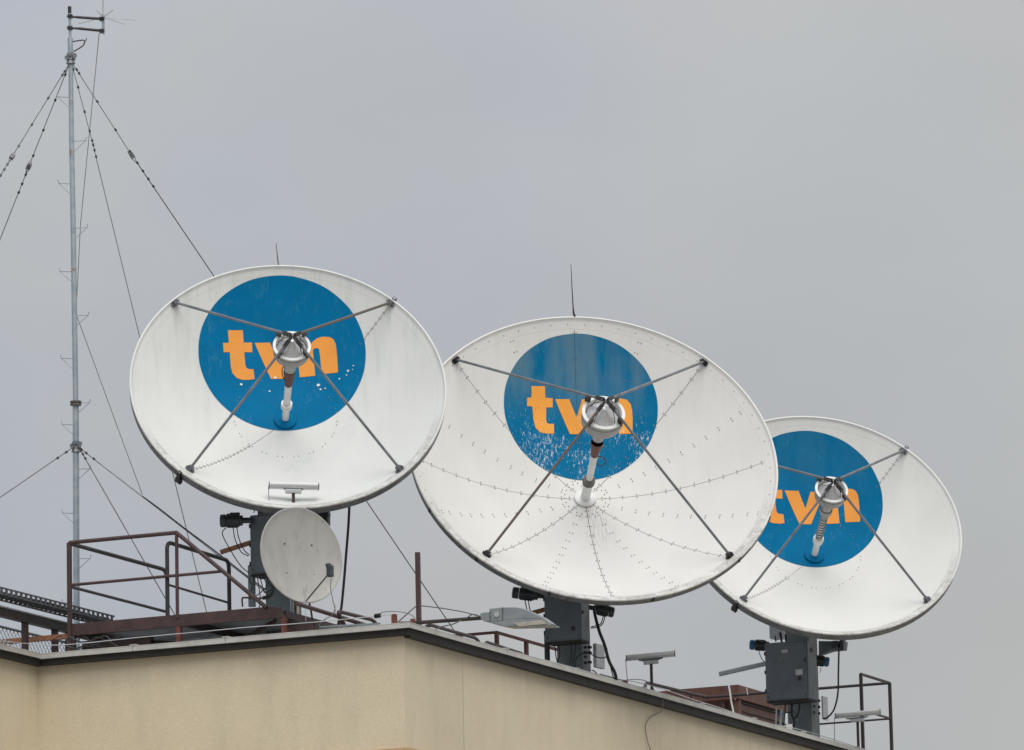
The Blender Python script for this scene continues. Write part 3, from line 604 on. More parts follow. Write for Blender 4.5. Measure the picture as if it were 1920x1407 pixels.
MB().box(at_y(1466, 1196, 95.2), A3 * .22, B3 * .25, Z3 * .22).build('gear_housing', M['greypipe'], d3, bevel=.01, smooth=0)
MB().box(at_y(1541, 1349, 94.7), A3 * -.03, B3 * .22, Z3 * .38).build('junction_box', M['alu'], d3, bevel=.006, smooth=0)
motor(d3, (1405, 1209), (1455, 1212), 94.6, .082, cap=M['blueplastic'])
motor(d3, (1555, 1242), (1512, 1236), 95.0, .080, cap=M['blueplastic'])
MB().tube([at_y(1348, 1264.5, 95.0), at_y(1460, 1239, 95.0)], .041, n=16).build('jack_tube', M['greypipe'], d3)
MB().prism([at_y(1535, 1202, 95.0), at_y(1585, 1203, 95.0), at_y(1583, 1219, 95.0), at_y(1560, 1221, 95.0), at_y(1535, 1229, 95.0)], B3 * .12).build('tilt_bracket', M['greyside'], d3, smooth=0)
MB().cbox(at_y(1567, 1209, 94.9), A3 * .05, B3 * .05, Z3 * .06).cbox(at_y(1580, 1210, 94.9), A3 * .035, B3 * .06, Z3 * .09).build('tilt_bracket', M['motor'], d3, bevel=.006, smooth=0)
for pts, r in (([(1573, 1218), (1572, 1260), (1571, 1300), (1564, 1330), (1552, 1345), (1543, 1348)], .016), ([(1422, 1218), (1428, 1235), (1440, 1248)], .007),
               ([(1538, 1252), (1539, 1258), (1536, 1262)], .005), ([(1453, 1192), (1455, 1204)], .012), ([(1462, 1186), (1466, 1204)], .02), ([(1473, 1190), (1474, 1203)], .02),
               ([(1472, 1312), (1472, 1330), (1470, 1358)], .012), ([(1480, 1314), (1486, 1330), (1492, 1340)], .008), ([(1488, 1314), (1484, 1335), (1490, 1358), (1482, 1366)], .022),
               ([(1500, 1314), (1497, 1338), (1488, 1350)], .018), ([(1456, 1355), (1472, 1359), (1490, 1361)], .012), ([(1461, 1340), (1478, 1336), (1484, 1338)], .010)):
    cable(d3, 'cable', pts, 94.5, r)
MB().tube([at_y(1456, 1325, 94.4), at_y(1455, 1366, 94.4)], .012, n=8).build('conduit', M['greypipe'], d3)
MB().tube([at_y(1466, 1330, 94.4), at_y(1463, 1362, 94.4)], .022, n=8).build('conduit', M['galv'], d3)
for k in range(6):
    MB().cbox(at_y(1527 + 9 * (k % 2), 1312 + 12 * (k // 2) + 2 * (k % 2), 94.75), A3 * .012, B3 * .02, Z3 * .02).build('post_fitting', M['clamp'], d3, smooth=0)
# lightning rods on the rims
MB().tube([at_y(522, 497, 82.6), at_y(520, 480, 82.6), at_y(517.5, 456, 82.6)], [.009, .007, .004], n=6).build('lightning_rod', M['clamp'], d1)
MB().tube([at_y(1078, 594, 86.0), at_y(1075.5, 588, 86.0), at_y(1074.5, 575, 86.0), at_y(1072.5, 540, 86.0), at_y(1070.5, 496, 86.0)], [.018, .015, .009, .007, .004], n=8).build('lightning_rod', M['clamp'], d2)
# clamps under rim of the left and right dishes (where the lower left struts pass through) and small spikes at the upper right
for dsh, ML_, R_, f_ in ((d1, ML1, 2.289, 1.5905), (d3, ML3, 2.301, 1.59)):
    for ang in (225, 45):
        a = math.radians(ang); d = Vector((math.cos(a), math.sin(a), 0)); s_ = Vector((-math.sin(a), math.cos(a), 0)); zr = R_ * R_ / 4 / f_
        mb = MB().cbox(d * (R_ + .015) + Vector((0, 0, zr - (.06 if ang == 225 else .01))), d * .03, s_ * .03, Vector((0, 0, .075 if ang == 225 else .03)))
        if ang == 225: mb.cbox(d * (R_ + .02) + Vector((0, 0, zr - .16)), d * .03, s_ * .05, Vector((0, 0, .05)))
        mb.build('rim_clamp', M['clamp'] if ang == 225 else M['strut'], dsh, mat_local=ML_, bevel=.008, smooth=0)
for k in (202, 225, 250, 282, 315, 335):
    a = math.radians(k); c = Vector((math.cos(a) * 2.79, math.sin(a) * 2.79, 2.787 ** 2 / 4 / 1.9048 - .04)); MB().cbox(c, Vector((math.cos(a), math.sin(a), 0)) * .008, Vector((-math.sin(a), math.cos(a), 0)) * .018, Vector((0, 0, .045))).build('rim_joint_plate', M['clamp'], d2, mat_local=ML2, smooth=0)

# ------------------------------------------------------------------ small dish in front of the left pedestal
Cs = at_y(565.25, 1040.7, 81.4); azs, els = .54, .136
sdn = Vector((math.sin(azs) * math.cos(els), -math.cos(azs) * math.cos(els), math.sin(els))); sdu = Vector((math.cos(azs), math.sin(azs), 0)); sdv = sdn.cross(sdu)
sb = Vector((Cs.x, Cs.y + .25, 12.70))
sd = thing('small_satellite_dish', sb, 'small grey offset dish with feed arm in front of the left pedestal', 'satellite dish')
fr = [(.004, -.105), (.15, -.099), (.30, -.083), (.45, -.055), (.56, -.027), (.62, -.006), (.636, .004), (.647, .002), (.650, -.012), (.640, -.026), (.56, -.045), (.3, -.10), (.004, -.125)]
face = MB().lathe(fr, o=Cs, ex=sdu, ey=sdv, ez=sdn, n=64, ky=1.08).build('reflector', M['smalldish'], sd, smooth=40)
for x, y in ((560 - 26.8, 1020), (584, 1023), (537, 1075), (589, 1078.5)):
    q = at_plane(x, y, Cs - sdn * .09, sdn); MB().lathe([(.012, 0), (.012, .012)], o=q, ex=sdu, ey=sdv, ez=sdn, n=8, cap1=True).build('bolt_head', M['clamp'], face)
arm0 = at_plane(574, 1127, Cs + sdn * .02, sdn); armE = at_y(614, 1079, 80.95)
arm = MB().tube([arm0, armE], .011, n=8).build('feed_arm', M['strut_rust'], sd)
lc = at_y(619, 1071, 80.9); MB().cbox(lc, A3 * .045, B3 * .045, Z3 * .085).build('feed_head', M['motor'], sd, bevel=.02, smooth=0)
MB().lathe([(.04, 0), (.045, .05), (.03, .06)], o=lc + Z3 * .05 + A3 * .02, ex=sdu, ey=Z3.cross(sdu), ez=(sdn * -.2 + Z3).normalized(), n=16, cap1=True).build('feed_cap', M['motor'], sd)
MB().tube(smoothpath([at_y(621, 1084, 80.9), at_y(620, 1105, 80.95), at_y(624, 1125, 81.2), at_y(628, 1150, 81.4), at_y(612, 1160, 81.4), at_y(598, 1175, 81.5)]), .005, n=5).build('cable', M['cable'], sd)
MB().tube([Cs - sdn * .12 - Z3 * .05, Cs - sdn * .3 - Z3 * .1, Vector((Cs.x - sdn.x * .3, Cs.y - sdn.y * .3, 12.70))], .03, n=10).build('mast_tube', M['galv'], sd)
MB().tube(smoothpath([at_y(580, 1131, 81.5), at_y(583, 1145, 81.5), at_y(586, 1162, 81.5), at_y(592, 1176, 81.5)]), .016, n=6).build('cable', M['black'], sd)
MB().tube([at_y(568.5, 1102, 80.85), at_y(572, 1128, 80.9), at_y(573.5, 1166, 80.95)], .004, n=5).build('stay_rod', M['alu'], sd)

# ------------------------------------------------------------------ flat floodlights on thin posts
def floodlight(p0, p1, yb, basepx, Y, footpx, label, wirepts):
    a = at_y(*p0, Y); b = at_y(*p1, Y); ax = (b - a).normalized(); Ln = (b - a).length; pr = ax.cross(Z3).normalized(); upv = pr.cross(ax).normalized()
    if upv.z < 0: upv = -upv
    foot = at_y(footpx[0], footpx[1], Y); foot.z = 12.70; neck = at_y(basepx[0], basepx[1], Y)
    t = thing('floodlight', foot, label, 'floodlight', 'slim floodlights on posts at the roof edge')
    h = yb
    MB().box(a - pr * .06, ax * Ln, pr * .12, -upv * h).build('housing', M['alu'], t, bevel=.012, smooth=0)
    MB().tube([a - upv * .006 + pr * .05 + ax * .01, b - upv * .006 + pr * .05 - ax * .01], .029, n=14).build('lamp_cover', M['whitepaint'], t)
    for q in (a, b): MB().box(q - pr * .065 + upv * .026 - ax * .005, ax * .010, pr * .13, -upv * (h + .028)).build('end_cap', M['greyside'], t, smooth=0)
    mid = neck
    mb = MB().box(mid - ax * .115 - pr * .05 + upv * .0, ax * .23, pr * .1, upv * .055); mb.build('driver_box', M['alu'], t, bevel=.008, smooth=0)
    MB().prism([mid - ax * .19 - pr * .05 + upv * .075, mid + ax * .19 - pr * .05 + upv * .075, mid + ax * .12 - pr * .05 + upv * .055, mid - ax * .12 - pr * .05 + upv * .055], pr * .1).build('bracket', M['greyside'], t, smooth=0)
    MB().tube([neck + Z3 * .01, Vector((neck.x, neck.y, foot.z))], .024, n=10).build('post', M['brown'], t)
    MB().tube(smoothpath([at_y(x, y, Y - .02) for x, y in wirepts]), .0055, n=5).build('cable', M['cable'], t)
    return t
floodlight((505, 908), (598, 910.5), .062, (550, 925.5), 82.15, (551, 1160), 'slim floodlight standing above the small grey dish, in front of the left dish', [(503.5, 911), (504, 930), (507, 962), (510, 1000)])
floodlight((1174, 1232), (1265, 1223.5), .060, (1221, 1245.5), at_a(1226, 1298, .35).y, (1226, 1298), 'slim floodlight on a post between the middle and right pedestals', [(1173, 1236), (1175, 1262), (1178, 1289)])
floodlight((1566, 1341), (1650, 1333), .058, (1608, 1354), at_a(1612, 1405, .35).y, (1612, 1405), 'slim floodlight in front of the railing at the far right', [(1564.5, 1345), (1564.5, 1370), (1565, 1396)])

# ------------------------------------------------------------------ lamp on the corner post
cp = at_a(785, 1170, .10); cp.z = 12.70; PBB = ab(cp)[1]
lt = thing('street_lamp', cp, 'grey street lamp head on a brown arm from the roof corner post', 'lamp')
ptop = at_b(783, 1036, PBB); MB().box(Vector((ptop.x, ptop.y, 12.70)) - A3 * -.03 - B3 * .03, A3 * -.06, B3 * .06, Z3 * (ptop.z - 12.70)).build('post', M['brown'], lt, bevel=.004, smooth=0)
YL = cp.y - .06
MB().tube([at_b(750, 1169.5, PBB), at_b(800, 1166.8, PBB - .02), at_b(905, 1159, PBB - .02)], .027, n=10).build('arm', M['darkbrown'], lt)
prof = [(900, 1150.5), (906, 1148.5), (918, 1147.5), (920, 1141), (942, 1139), (966, 1138.7), (980, 1141), (995, 1147), (1018, 1158), (1034.5, 1169.5), (1033, 1171.5), (1006, 1160.5), (975, 1160.5), (943, 1164), (920, 1167), (918, 1167), (907, 1165), (901, 1161)]
hd = MB().prism([at_b(x, y, PBB - .1) for x, y in prof], B3 * .16).build('lamp_head', M['luminaire'], lt, bevel=.012, smooth=0)
bot = [at_b(x, y, PBB - .1) for x, y in ((920, 1167), (943, 1164), (975, 1160.5), (1006, 1160.5), (1033, 1171))]
MB().prism([p + Z3 * 0.001 for p in bot] + [bot[-1] - Z3 * .015, bot[0] + A3 * -.22 - Z3 * .075 , bot[0] + A3 * -.02 - Z3 * .02], B3 * .30).build('lower_casing', M['luminaire'], hd, bevel=.006, smooth=0)
lz = [at_b(x, y, PBB - .12) for x, y in ((962, 1168), (1016, 1162.5), (1026, 1170), (972, 1174.5))]
MB().add(lz + [q + B3 * .012 for q in lz], [(0, 1, 2, 3), (3, 2, 6, 7), (0, 3, 7, 4), (1, 0, 4, 5), (2, 1, 5, 6)]).build('lens', M['lens'], hd, smooth=0)
q = at_b(931, 1152, PBB - .115); MB().lathe([(.038, .012), (.036, 0), (.028, 0), (.026, .006), (.012, .006), (.010, 0)], o=q, ex=A3, ey=Z3, ez=B3, n=24, cap1=True).build('round_seal', M['plate'], hd)
MB().tube([at_b(918.5, 1141, PBB - .11), at_b(919, 1166, PBB - .11)], .004, n=5).tube([at_b(942.5, 1139, PBB - .11), at_b(942.5, 1164, PBB - .11)], .004, n=5).build('casing_joint', M['clamp'], hd)
for pts in ([(788, 1136), (830, 1141), (870, 1148), (892, 1154), (903, 1156)], [(877, 1158), (884, 1153), (893, 1153), (903, 1157)], [(745, 1168), (765, 1150), (781, 1136)], [(865, 1163), (848, 1171), (830, 1175), (817, 1180)]):
    MB().tube(smoothpath([at_b(x, y, PBB - .05) for x, y in pts]), .009, n=6).build('cable', M['cable'], lt)

# ------------------------------------------------------------------ pipe rails
def rail_run(name, label, cat, runs, mt=None, base=None, group=None):
    first = runs[0][1][0]; base = base or Vector((first.x, first.y, 12.66)); t = thing(name, base, label, cat, group)
    for nm, pts, r, fl in runs: MB().tube(fillet(pts, fl) if fl else pts, r, n=10).build(nm, mt or M['brown'], t)
    return t
def drop(p, z=12.66): return Vector((p.x, p.y, z))
# left platform (deck on a beam with railings)
PB = .8
bl = at_b(128, 1172.5, PB); br = at_b(508, 1135.5, PB); zt = (bl.z + br.z) / 2; a0, _ = ab(bl); a1, _ = ab(br); bz = zt - .168
plat = thing('access_platform', pt(a0, PB, 12.66), 'dark brown steel platform with tubular railings left of the small dish', 'platform')
fb = MB().prism([pt(a0, PB, bz), pt(a0, PB, zt), pt(a1, PB, zt), pt(a1 - .16, PB, zt - .04), pt(a1 - .20, PB, bz)], B3 * .06).build('edge_beam', M['brown'], plat, smooth=0)
MB().box(pt(a1 - .14, PB + .07, bz), A3 * -.06, B3 * 2.6, Z3 * .10).build('edge_beam', M['brown'], plat, smooth=0)
MB().box(pt(a0 + .001, PB + .07, bz), A3 * -.06, B3 * 3.3, Z3 * .16).build('edge_beam', M['brown'], plat, smooth=0)
nsh = 6
for k in range(nsh):
    wv = (a0 - a1 - .1) / nsh; MB().box(pt(a0 - .07 - wv * k, PB + .07, zt - .03 - .004 * (k % 2)), A3 * -(wv - .006), B3 * 3.2, Z3 * .02).build('deck_sheet', M['sheet'], plat, smooth=0)
aj = ab(at_b(341, 1177, PB))[0]
for aa in (aj,): MB().box(pt(aa, PB + .065, bz + .01), A3 * .05, B3 * 3.1, Z3 * .11).build('joist', M['darkbrown'], plat, smooth=0)
for bb in (2.9,): MB().box(pt(a0 - .05, bb, bz + .005), A3 * -(a0 - a1 - .1), B3 * .05, Z3 * .09).build('joist', M['darkbrown'], plat, smooth=0)
for px, w_ in ((331, .07), (529, .06), (134, .06)):
    p = at_b(px, 1175, PB + .03); a_, _ = ab(p); MB().box(pt(a_, PB + .005, 12.66), A3 * -w_, B3 * w_, Z3 * (bz - 12.66)).build('leg', M['redbrown'] if px > 200 else M['brown'], plat, smooth=0)
MB().tube([at_b(456, 1198, PB + .4), at_b(519, 1163, PB + .4)], .03, n=6).build('brace', M['brown'], plat)
MB().tube([at_b(190, 1200, PB + .3), at_b(330, 1206, PB + .3)], .03, n=6).build('brace', M['darkbrown'], plat)
zr_ = at_b(130, 1018, PB).z; zr2 = at_b(330, 999, PB).z; zr_ = (zr_ + zr2) / 2
aL = ab(at_b(130, 1018, PB))[0]; aM = ab(at_b(331, 999, PB))[0]
MB().tube([pt(aL, PB, zr_), pt(aM, PB, zr_)], .030, n=10).build('handrail', M['brown'], plat)
MB().tube([pt(aM, PB, zr_), at_b(500, 1140, PB)], .030, n=10).build('handrail', M['brown'], plat)
MB().box(pt(aL + .03, PB - .028, 12.9), A3 * -.056, B3 * .056, Z3 * (zr_ - 12.9)).build('railing_post', M['brown'], plat, smooth=0)
MB().tube([pt(aM, PB, zt - .05), pt(aM, PB, zr_)], .026, n=10).build('railing_post', M['brown'], plat)
zm = (at_b(133, 1098, PB).z + at_b(415, 1071, PB).z) / 2
MB().tube([pt(aL, PB, zm), at_b(417, 1071.5, PB)], .022, n=10).build('mid_rail', M['brown'], plat)
MB().tube(fillet([pt(aL, PB + .03, zr_ - .01), pt(aL, PB + 3.0, zr_ - .01), pt(aL, PB + 3.0, zt)], .16), .030, n=10).build('handrail', M['darkbrown'], plat)
MB().tube([pt(aL, PB + .03, zm - .02), pt(aL, PB + 3.0, zm - .02)], .022, n=10).build('mid_rail', M['darkbrown'], plat)
aG = ab(at_b(313, 1025, PB + .05))[0]
q0 = at_a(313, 1016.5, aG); bG = ab(q0)[1]; zG = q0.z; q1 = at_a(429, 1054, aG); bH = ab(q1)[1]; zH = q1.z
MB().tube(fillet([pt(aG, bG, zt - .03), pt(aG, bG, zG), pt(aG, bH, (zG + zH) / 2), pt(aG, bH, zt - .03)], .12), .030, n=10).build('handrail', M['darkbrown'], plat)
MB().tube([at_a(316, 1097, aG), at_a(427, 1130, aG)], .018, n=8).build('mid_rail', M['darkbrown'], plat)

MB().box(pt(a0 - .1, PB + .22, 12.66), A3 * -1.1, B3 * .10, Z3 * (bz - .06 - 12.66)).build('filler_beam', M['brown'], plat, smooth=0)  # brown beam added as a dark mass to fill the bright sky gap
# cable ladder, beam and mesh fence at the far left
AL = 6.35
cl = thing('cable_ladder', drop(at_a(60, 1150, AL)), 'grey cable ladder running to the platform at the left edge', 'cable ladder')
r0_, r1_ = at_a(-40, 1114, AL), at_a(177, 1170, AL); r0_.z = r1_.z = (at_a(0, 1128, AL).z + at_a(150, 1164, AL).z) / 2
la, lb = ab(r0_)[1], ab(r1_)[1]; zl = r0_.z
for da in (0, .32):
    for dz in (0, .085): MB().box(pt(AL - da, la, zl + dz), A3 * -.02, B3 * (lb - la), Z3 * .02).build('side_rail', M['tray'], cl, smooth=0)
    for k in range(24): MB().box(pt(AL - da - .002, la + (lb - la) * (k + .3) / 24, zl + .0205), A3 * -.016, B3 * .05, Z3 * .064).build('rail_web', M['tray'], cl, smooth=0)
nr = 26
for k in range(nr): MB().box(pt(AL - .02, la + (lb - la) * (k + .5) / nr, zl + .02), A3 * -.30, B3 * .035, Z3 * .03).build('rung', M['clamp'], cl, smooth=0)
for k in range(4): MB().tube(smoothpath([pt(AL - .07 - .055 * k, la + (lb - la) * s_ / 5, zl + .06 + .015 * math.sin(s_ * 2 + k)) for s_ in range(6)]), .018, n=6).build('cable', M['black'], cl)
bm2 = thing('steel_beam', drop(at_a(40, 1165, AL)), 'dark brown steel beam under the cable ladder, left of the platform', 'beam')
e0, e1 = at_a(-30, 1132, AL), at_a(127, 1172, AL); ze = (e0.z + e1.z) / 2; ba, bb_ = ab(e0)[1], ab(e1)[1]
MB().box(pt(AL, ba, ze - .02), A3 * -.10, B3 * (bb_ - ba), Z3 * -.12).build('web', M['darkbrown'], bm2, smooth=0)
MB().box(pt(AL + .03, ba, ze - .019), A3 * -.16, B3 * (bb_ - ba), Z3 * .018).build('flange', M['alu'], bm2, smooth=0)
for px in (96, 122, 40):
    p = at_a(px, 1190, AL); MB().box(pt(AL, ab(p)[1], 12.66), A3 * -.07, B3 * .09, Z3 * (ze - .14 - 12.66)).build('post', M['brown'], bm2, smooth=0)
fn = thing('mesh_fence', drop(at_a(60, 1190, AL + .4)), 'chain-link mesh below the cable ladder at the left edge', 'fence')
AF = AL + .4; f0, f1 = ab(at_a(-40, 1190, AF))[1], ab(at_a(126, 1215, AF))[1]; zf0, zf1 = 12.66, ze - .15
ms = MB(); st_ = .11; hgt = zf1 - zf0; nlen = f1 - f0; k = -int(hgt / st_) - 1
while f0 + k * st_ < f1:
    for sg in (1, -1):
        b0_ = f0 + k * st_ if sg == 1 else f0 + k * st_ + hgt; b1_ = b0_ + sg * hgt; z0_, z1_ = zf0, zf1
        if sg == 1:
            if b0_ < f0: z0_ += f0 - b0_; b0_ = f0
            if b1_ > f1: z1_ -= b1_ - f1; b1_ = f1
        else:
            if b0_ > f1: z0_ += b0_ - f1; b0_ = f1
            if b1_ < f0: z1_ -= f0 - b1_; b1_ = f0
        if z1_ - z0_ > .02: ms.tube([pt(AF + .003 * sg, b0_, z0_), pt(AF + .003 * sg, b1_, z1_)], .006, n=3)
    k += 1
ms.build('wire_mesh', M['galv'], fn, smooth=0, kind='stuff')
MB().tube([pt(AF, f0, zf1), pt(AF, f1, zf1)], .02, n=8).build('top_rail', M['greyside'], fn)
bm3 = MB().box(at_b(-20, 1210, PB + .25), A3 * -(ab(at_b(-20, 1210, PB + .25))[0] - a0 - .02), B3 * .08, Z3 * .07).build('steel_beam', M['copper'], base=drop(at_b(60, 1200, PB + .25)))
tag(bm3, 'rusty orange-brown low beam running left from the platform corner', 'beam')

# dark tangle of cables below the left end of the platform
tg = thing('cable_bundle', drop(at_b(170, 1210, .4)), 'tangle of dark cables under the left end of the platform', 'cables')
rg = random.Random(11)
for k in range(6):
    x0 = 95 + rg.uniform(0, 60); pts = [(x0 + i * (16 + 4 * rg.random()), 1206 + 11 * math.sin(i * 1.3 + k) + rg.uniform(-4, 4)) for i in range(6)]
    MB().tube(smoothpath([at_b(x, y, .45 + .03 * k) for x, y in pts]), rg.uniform(.005, .011), n=5).build('cable', M['black'], tg)

# brown pipe rails between the left pedestal and the corner
AR = 1.2
def low(name, pts, r, label, cat, a_, mt=None, fl=0, extra=(), group='low pipe rails along the roof edge'):
    P = [at_a(x, y, a_) for x, y in pts]; t = thing(name, drop(P[0]), label, cat, group)
    MB().tube(fillet(P, fl) if fl else P, r, n=10).build('rail', mt or M['brown'], t)
    for (x0, y0) in extra:
        p = at_a(x0, y0, a_); MB().tube([p, drop(p)], r * .85, n=8).build('post', mt or M['brown'], t)
    return t
low('pipe_rail', [(556, 1132), (700, 1177), (710, 1181)], .030, 'long brown pipe sloping down right behind the small dish', 'pipe', 1.5, extra=((640, 1158), (668, 1167)))
low('pipe_rail', [(648, 1176), (632, 1146), (700, 1163), (712, 1180)], .027, 'brown bent pipe loop just left of the roof corner', 'pipe', 1.35, fl=.10)
MB_ = MB().tube([at_b(600, 1178, .62), at_b(712, 1171.5, .62)], .028, n=10).build('pipe_rail', M['greyside'], base=drop(at_b(600, 1178, .62)))
tag(MB_, 'grey horizontal pipe lying just behind the coping left of the roof corner', 'pipe')
low('pipe_rail', [(806, 1174), (803, 1171), (893, 1197), (903, 1212)], .025, 'dark pipe loop right of the corner post, nearest the lamp', 'pipe', .45, M['darkbrown'], .12, extra=((800, 1172),))
low('pipe_rail', [(909, 1215), (911, 1204), (979, 1226), (983, 1236)], .023, 'dark pipe loop below the street lamp head', 'pipe', .45, M['darkbrown'], .10)
# sloping triangular flashing under the platform's right end
fl_ = MB().prism([at_b(537, 1164.5, 1.0), at_b(548, 1162, 1.0), at_b(614, 1182, 1.0), at_b(612, 1192, 1.0), at_b(537, 1192, 1.0)], B3 * .08).build('roof_flashing', M['brown'], base=drop(at_b(560, 1180, 1.0)))
tag(fl_, 'dark brown sloping sheet below the platform end and the small dish', 'flashing')

# red-brown guard frame left of the middle pedestal
gf = thing('guard_frame', drop(at_a(932, 1185, 2.2)), 'red-brown guard frame behind the street lamp head', 'railing')
k0 = at_a(932, 1185.5, 2.2); k1 = at_b(845, 1194.5, ab(k0)[1]); k2 = at_a(1052, 1221, 2.2); k1.z = k0.z; k2.z = k0.z - .0
MB().box(k1 - Z3 * .02, (k0 - k1), B3 * .04, Z3 * .04).build('top_rail', M['redbrown'], gf, smooth=0)
MB().box(k0 + B3 * .045 - Z3 * .02, (k2 - k0) - B3 * .045, A3 * .04, Z3 * .04).build('top_rail', M['redbrown'], gf, smooth=0)
for px in (932, 987):
    p = at_a(px, 1200, 2.2); MB().box(drop(p), A3 * .045, B3 * .08, Z3 * (k0.z - .021 - 12.66)).build('post', M['redbrown'], gf, smooth=0)

# right-hand railing
RZ = at_a(1668, 1281, .5); aR, bR = ab(RZ); bRr = bR; zR_ = RZ.z
cl_ = at_b(1325, 1313, bR); aC = ab(cl_)[0]
rr = thing('roof_railing', pt(aR, bR, 12.66), 'dark brown tubular railing behind the right pedestal, running to the right edge', 'railing')
pn = at_a(1614, 1266, aR); bN = ab(pn)[1]
MB().tube([pt(aR, bR, zR_), pt(aC, bR, zR_)], .025, n=10).build('handrail', M['darkbrown'], rr)
MB().tube([pt(aR, bR, zR_), pt(aR, bN, zR_)], .025, n=10).build('handrail', M['darkbrown'], rr)
qn = at_a(1209, 1284, aC); bQ = ab(qn)[1]
MB().tube(fillet([pt(aC, bR, zR_), pt(aC, bQ, (qn.z + zR_) / 2), pt(aC, bQ, 12.66)], .14), .028, n=10).build('handrail', M['darkbrown'], rr)
zm2 = at_b(1669, 1348, bR).z
MB().tube([pt(aR, bR, zm2), pt(aC - .3, bR, zm2)], .017, n=8).build('mid_rail', M['darkbrown'], rr)
MB().tube([pt(aR, bR, zm2), pt(aR, bR - .75, zm2)], .020, n=8).build('mid_rail', M['darkbrown'], rr)
for a_, b_ in ((aR, bR), (aR, bN)): MB().box(pt(a_ + .024, b_ - .024, 12.5), A3 * -.048, B3 * .048, Z3 * (zR_ - 12.5)).build('post', M['darkbrown'], rr, smooth=0)
for t_ in (.38, .05): MB().tube([pt(aC, bQ + (bR - bQ) * (.02 + t_ * 1.9), zR_), pt(aC, bQ + (bR - bQ) * (.02 + t_ * 1.9), 12.66)], .022, n=8).build('post', M['darkbrown'], rr)

# red-brown clad platform behind the right wall
k0 = at_b(1384, 1284, bR + .9); aK, bK = ab(k0); zK = k0.z; aKl = ab(at_b(1272, 1294.5, bK))[0]; aKs = ab(at_b(1228, 1298, bK))[0]
pk = thing('clad_platform', pt(aK, bK, 12.66), 'red-brown steel-clad platform behind the roof edge, left of the right pedestal', 'platform')
MB().box(pt(aK, bK, zK - .24), A3 * (aKl - aK), B3 * .04, Z3 * .24).build('fascia_panel', M['cladding'], pk, smooth=0)
MB().box(pt(aKl + .003, bK + .006, zK - .27), A3 * (aKs - aKl), B3 * .04, Z3 * .262).build('fascia_panel', M['cladding'], pk, smooth=0)
MB().box(pt(aK, bK + .042, zK - .24), A3 * .04, B3 * 2.4, Z3 * .24).build('fascia_panel', M['cladding'], pk, smooth=0)
MB().box(pt(aK + .15, bK + .16, 12.66), A3 * (aKs - aK - .15), B3 * .04, Z3 * (zK - .06 - 12.66)).build('lower_panel', M['cladding'], pk, smooth=0)
MB().box(pt(aK + .12, bK + .21, 12.66), A3 * .02, B3 * 2.2, Z3 * (zK - .05 - 12.66)).build('back_panel', M['brown'], pk, smooth=0)
for k in range(3): MB().box(pt(aK + .08, bK + .30, zK - .30 - .13 * k), A3 * .03, B3 * 2.0, Z3 * -.12).build('lower_panel', M['cladding'], pk, smooth=0)
for k in range(2): MB().box(pt(aK + .05, bK + .30, zK - .285 - .145 * k), A3 * .04, B3 * 2.0, Z3 * .012).build('batten', M['darkbrown'], pk, smooth=0)
MB().box(pt(aK + .02, bK + .05, 12.66), A3 * .10, B3 * .12, Z3 * (zK - .25 - 12.66)).build('post', M['cladding'], pk, smooth=0)
MB().box(pt(aK + .28, bK + .05, 12.66), A3 * .06, B3 * .06, Z3 * (zK - .25 - 12.66)).build('post', M['brown'], pk, smooth=0)
for k in range(3): MB().box(pt(aK + .3 + .5 * k, bK - .0025, zK - .23), A3 * .006, B3 * .003, Z3 * .22).build('panel_joint', M['brown'], pk, smooth=0)
wr = MB().tube(smoothpath([at_b(x, y, bR - .1) for x, y in ((1366, 1284), (1369, 1300), (1371, 1316), (1374, 1330), (1377, 1348), (1379, 1360))]), .016, n=7).build('white_cable', M['whitepaint'], base=drop(at_b(1377, 1348, bR - .1)))
tag(wr, 'thick white cable hanging down in front of the red-brown platform', 'cable')
wr = MB().tube(smoothpath([at_b(x, y, bR - .1) for x, y in ((1400, 1290), (1401, 1297), (1402, 1303))]), .007, n=6).build('white_cable', M['whitepaint'], base=drop(at_b(1402, 1303, bR - .1)))
tag(wr, 'short thin white cable end on the red-brown platform side', 'cable')

# ------------------------------------------------------------------ free cables and wires
def free(name, pts, r, label, cat, fn, mt=None, n=6, sub=6, group=None):
    P = [fn(x, y) for x, y in pts]; o_ = MB().tube(smoothpath(P, sub), r, n=n).build(name, mt or M['black'], base=P[-1]); return tag(o_, label, cat, group)
free('hanging_cable', [(655, 951), (653, 990), (649, 1040), (645, 1090), (640, 1140), (634, 1172)], .021, 'thick black cable hanging straight down right of the left dish', 'cable', lambda x, y: at_y(x, y, 83.2))
free('hanging_cable', [(1113, 1136), (1116, 1155), (1124, 1185), (1133, 1208), (1142, 1240), (1153, 1262), (1157, 1284)], .024, 'thick black cable hanging right of the middle pedestal', 'cable', lambda x, y: at_y(x, y, 86.6), n=8)
free('hanging_cable', [(1140, 1230), (1146, 1255), (1153, 1280)], .010, 'thin black cable beside the thick one right of the middle pedestal', 'cable', lambda x, y: at_y(x, y, 86.5))
lw = lambda x, y: at_b(x, y, .12)
wl = free('lightning_wire', [(-10, 1201), (40, 1206), (90, 1210), (150, 1207), (255, 1196), (380, 1184.5), (470, 1176), (545, 1170.5), (620, 1164), (700, 1156), (735, 1152.5)], .0065, 'thin light wire strung above the left coping to the red bracket', 'wire', lw, M['alu'])
ins = MB()
for k in range(6): 
    c = at_b(703 + k * 2, 1155.8 - k * .3, .12); ins.lathe([(.012, -.006), (.034, 0), (.012, .006)], o=c, ex=B3, ey=Z3, ez=A3, n=10)
tag(ins.build('insulator', M['clamp'], base=at_b(708, 1155, .12)), 'dark ribbed insulator on the light wire near the roof corner', 'insulator')
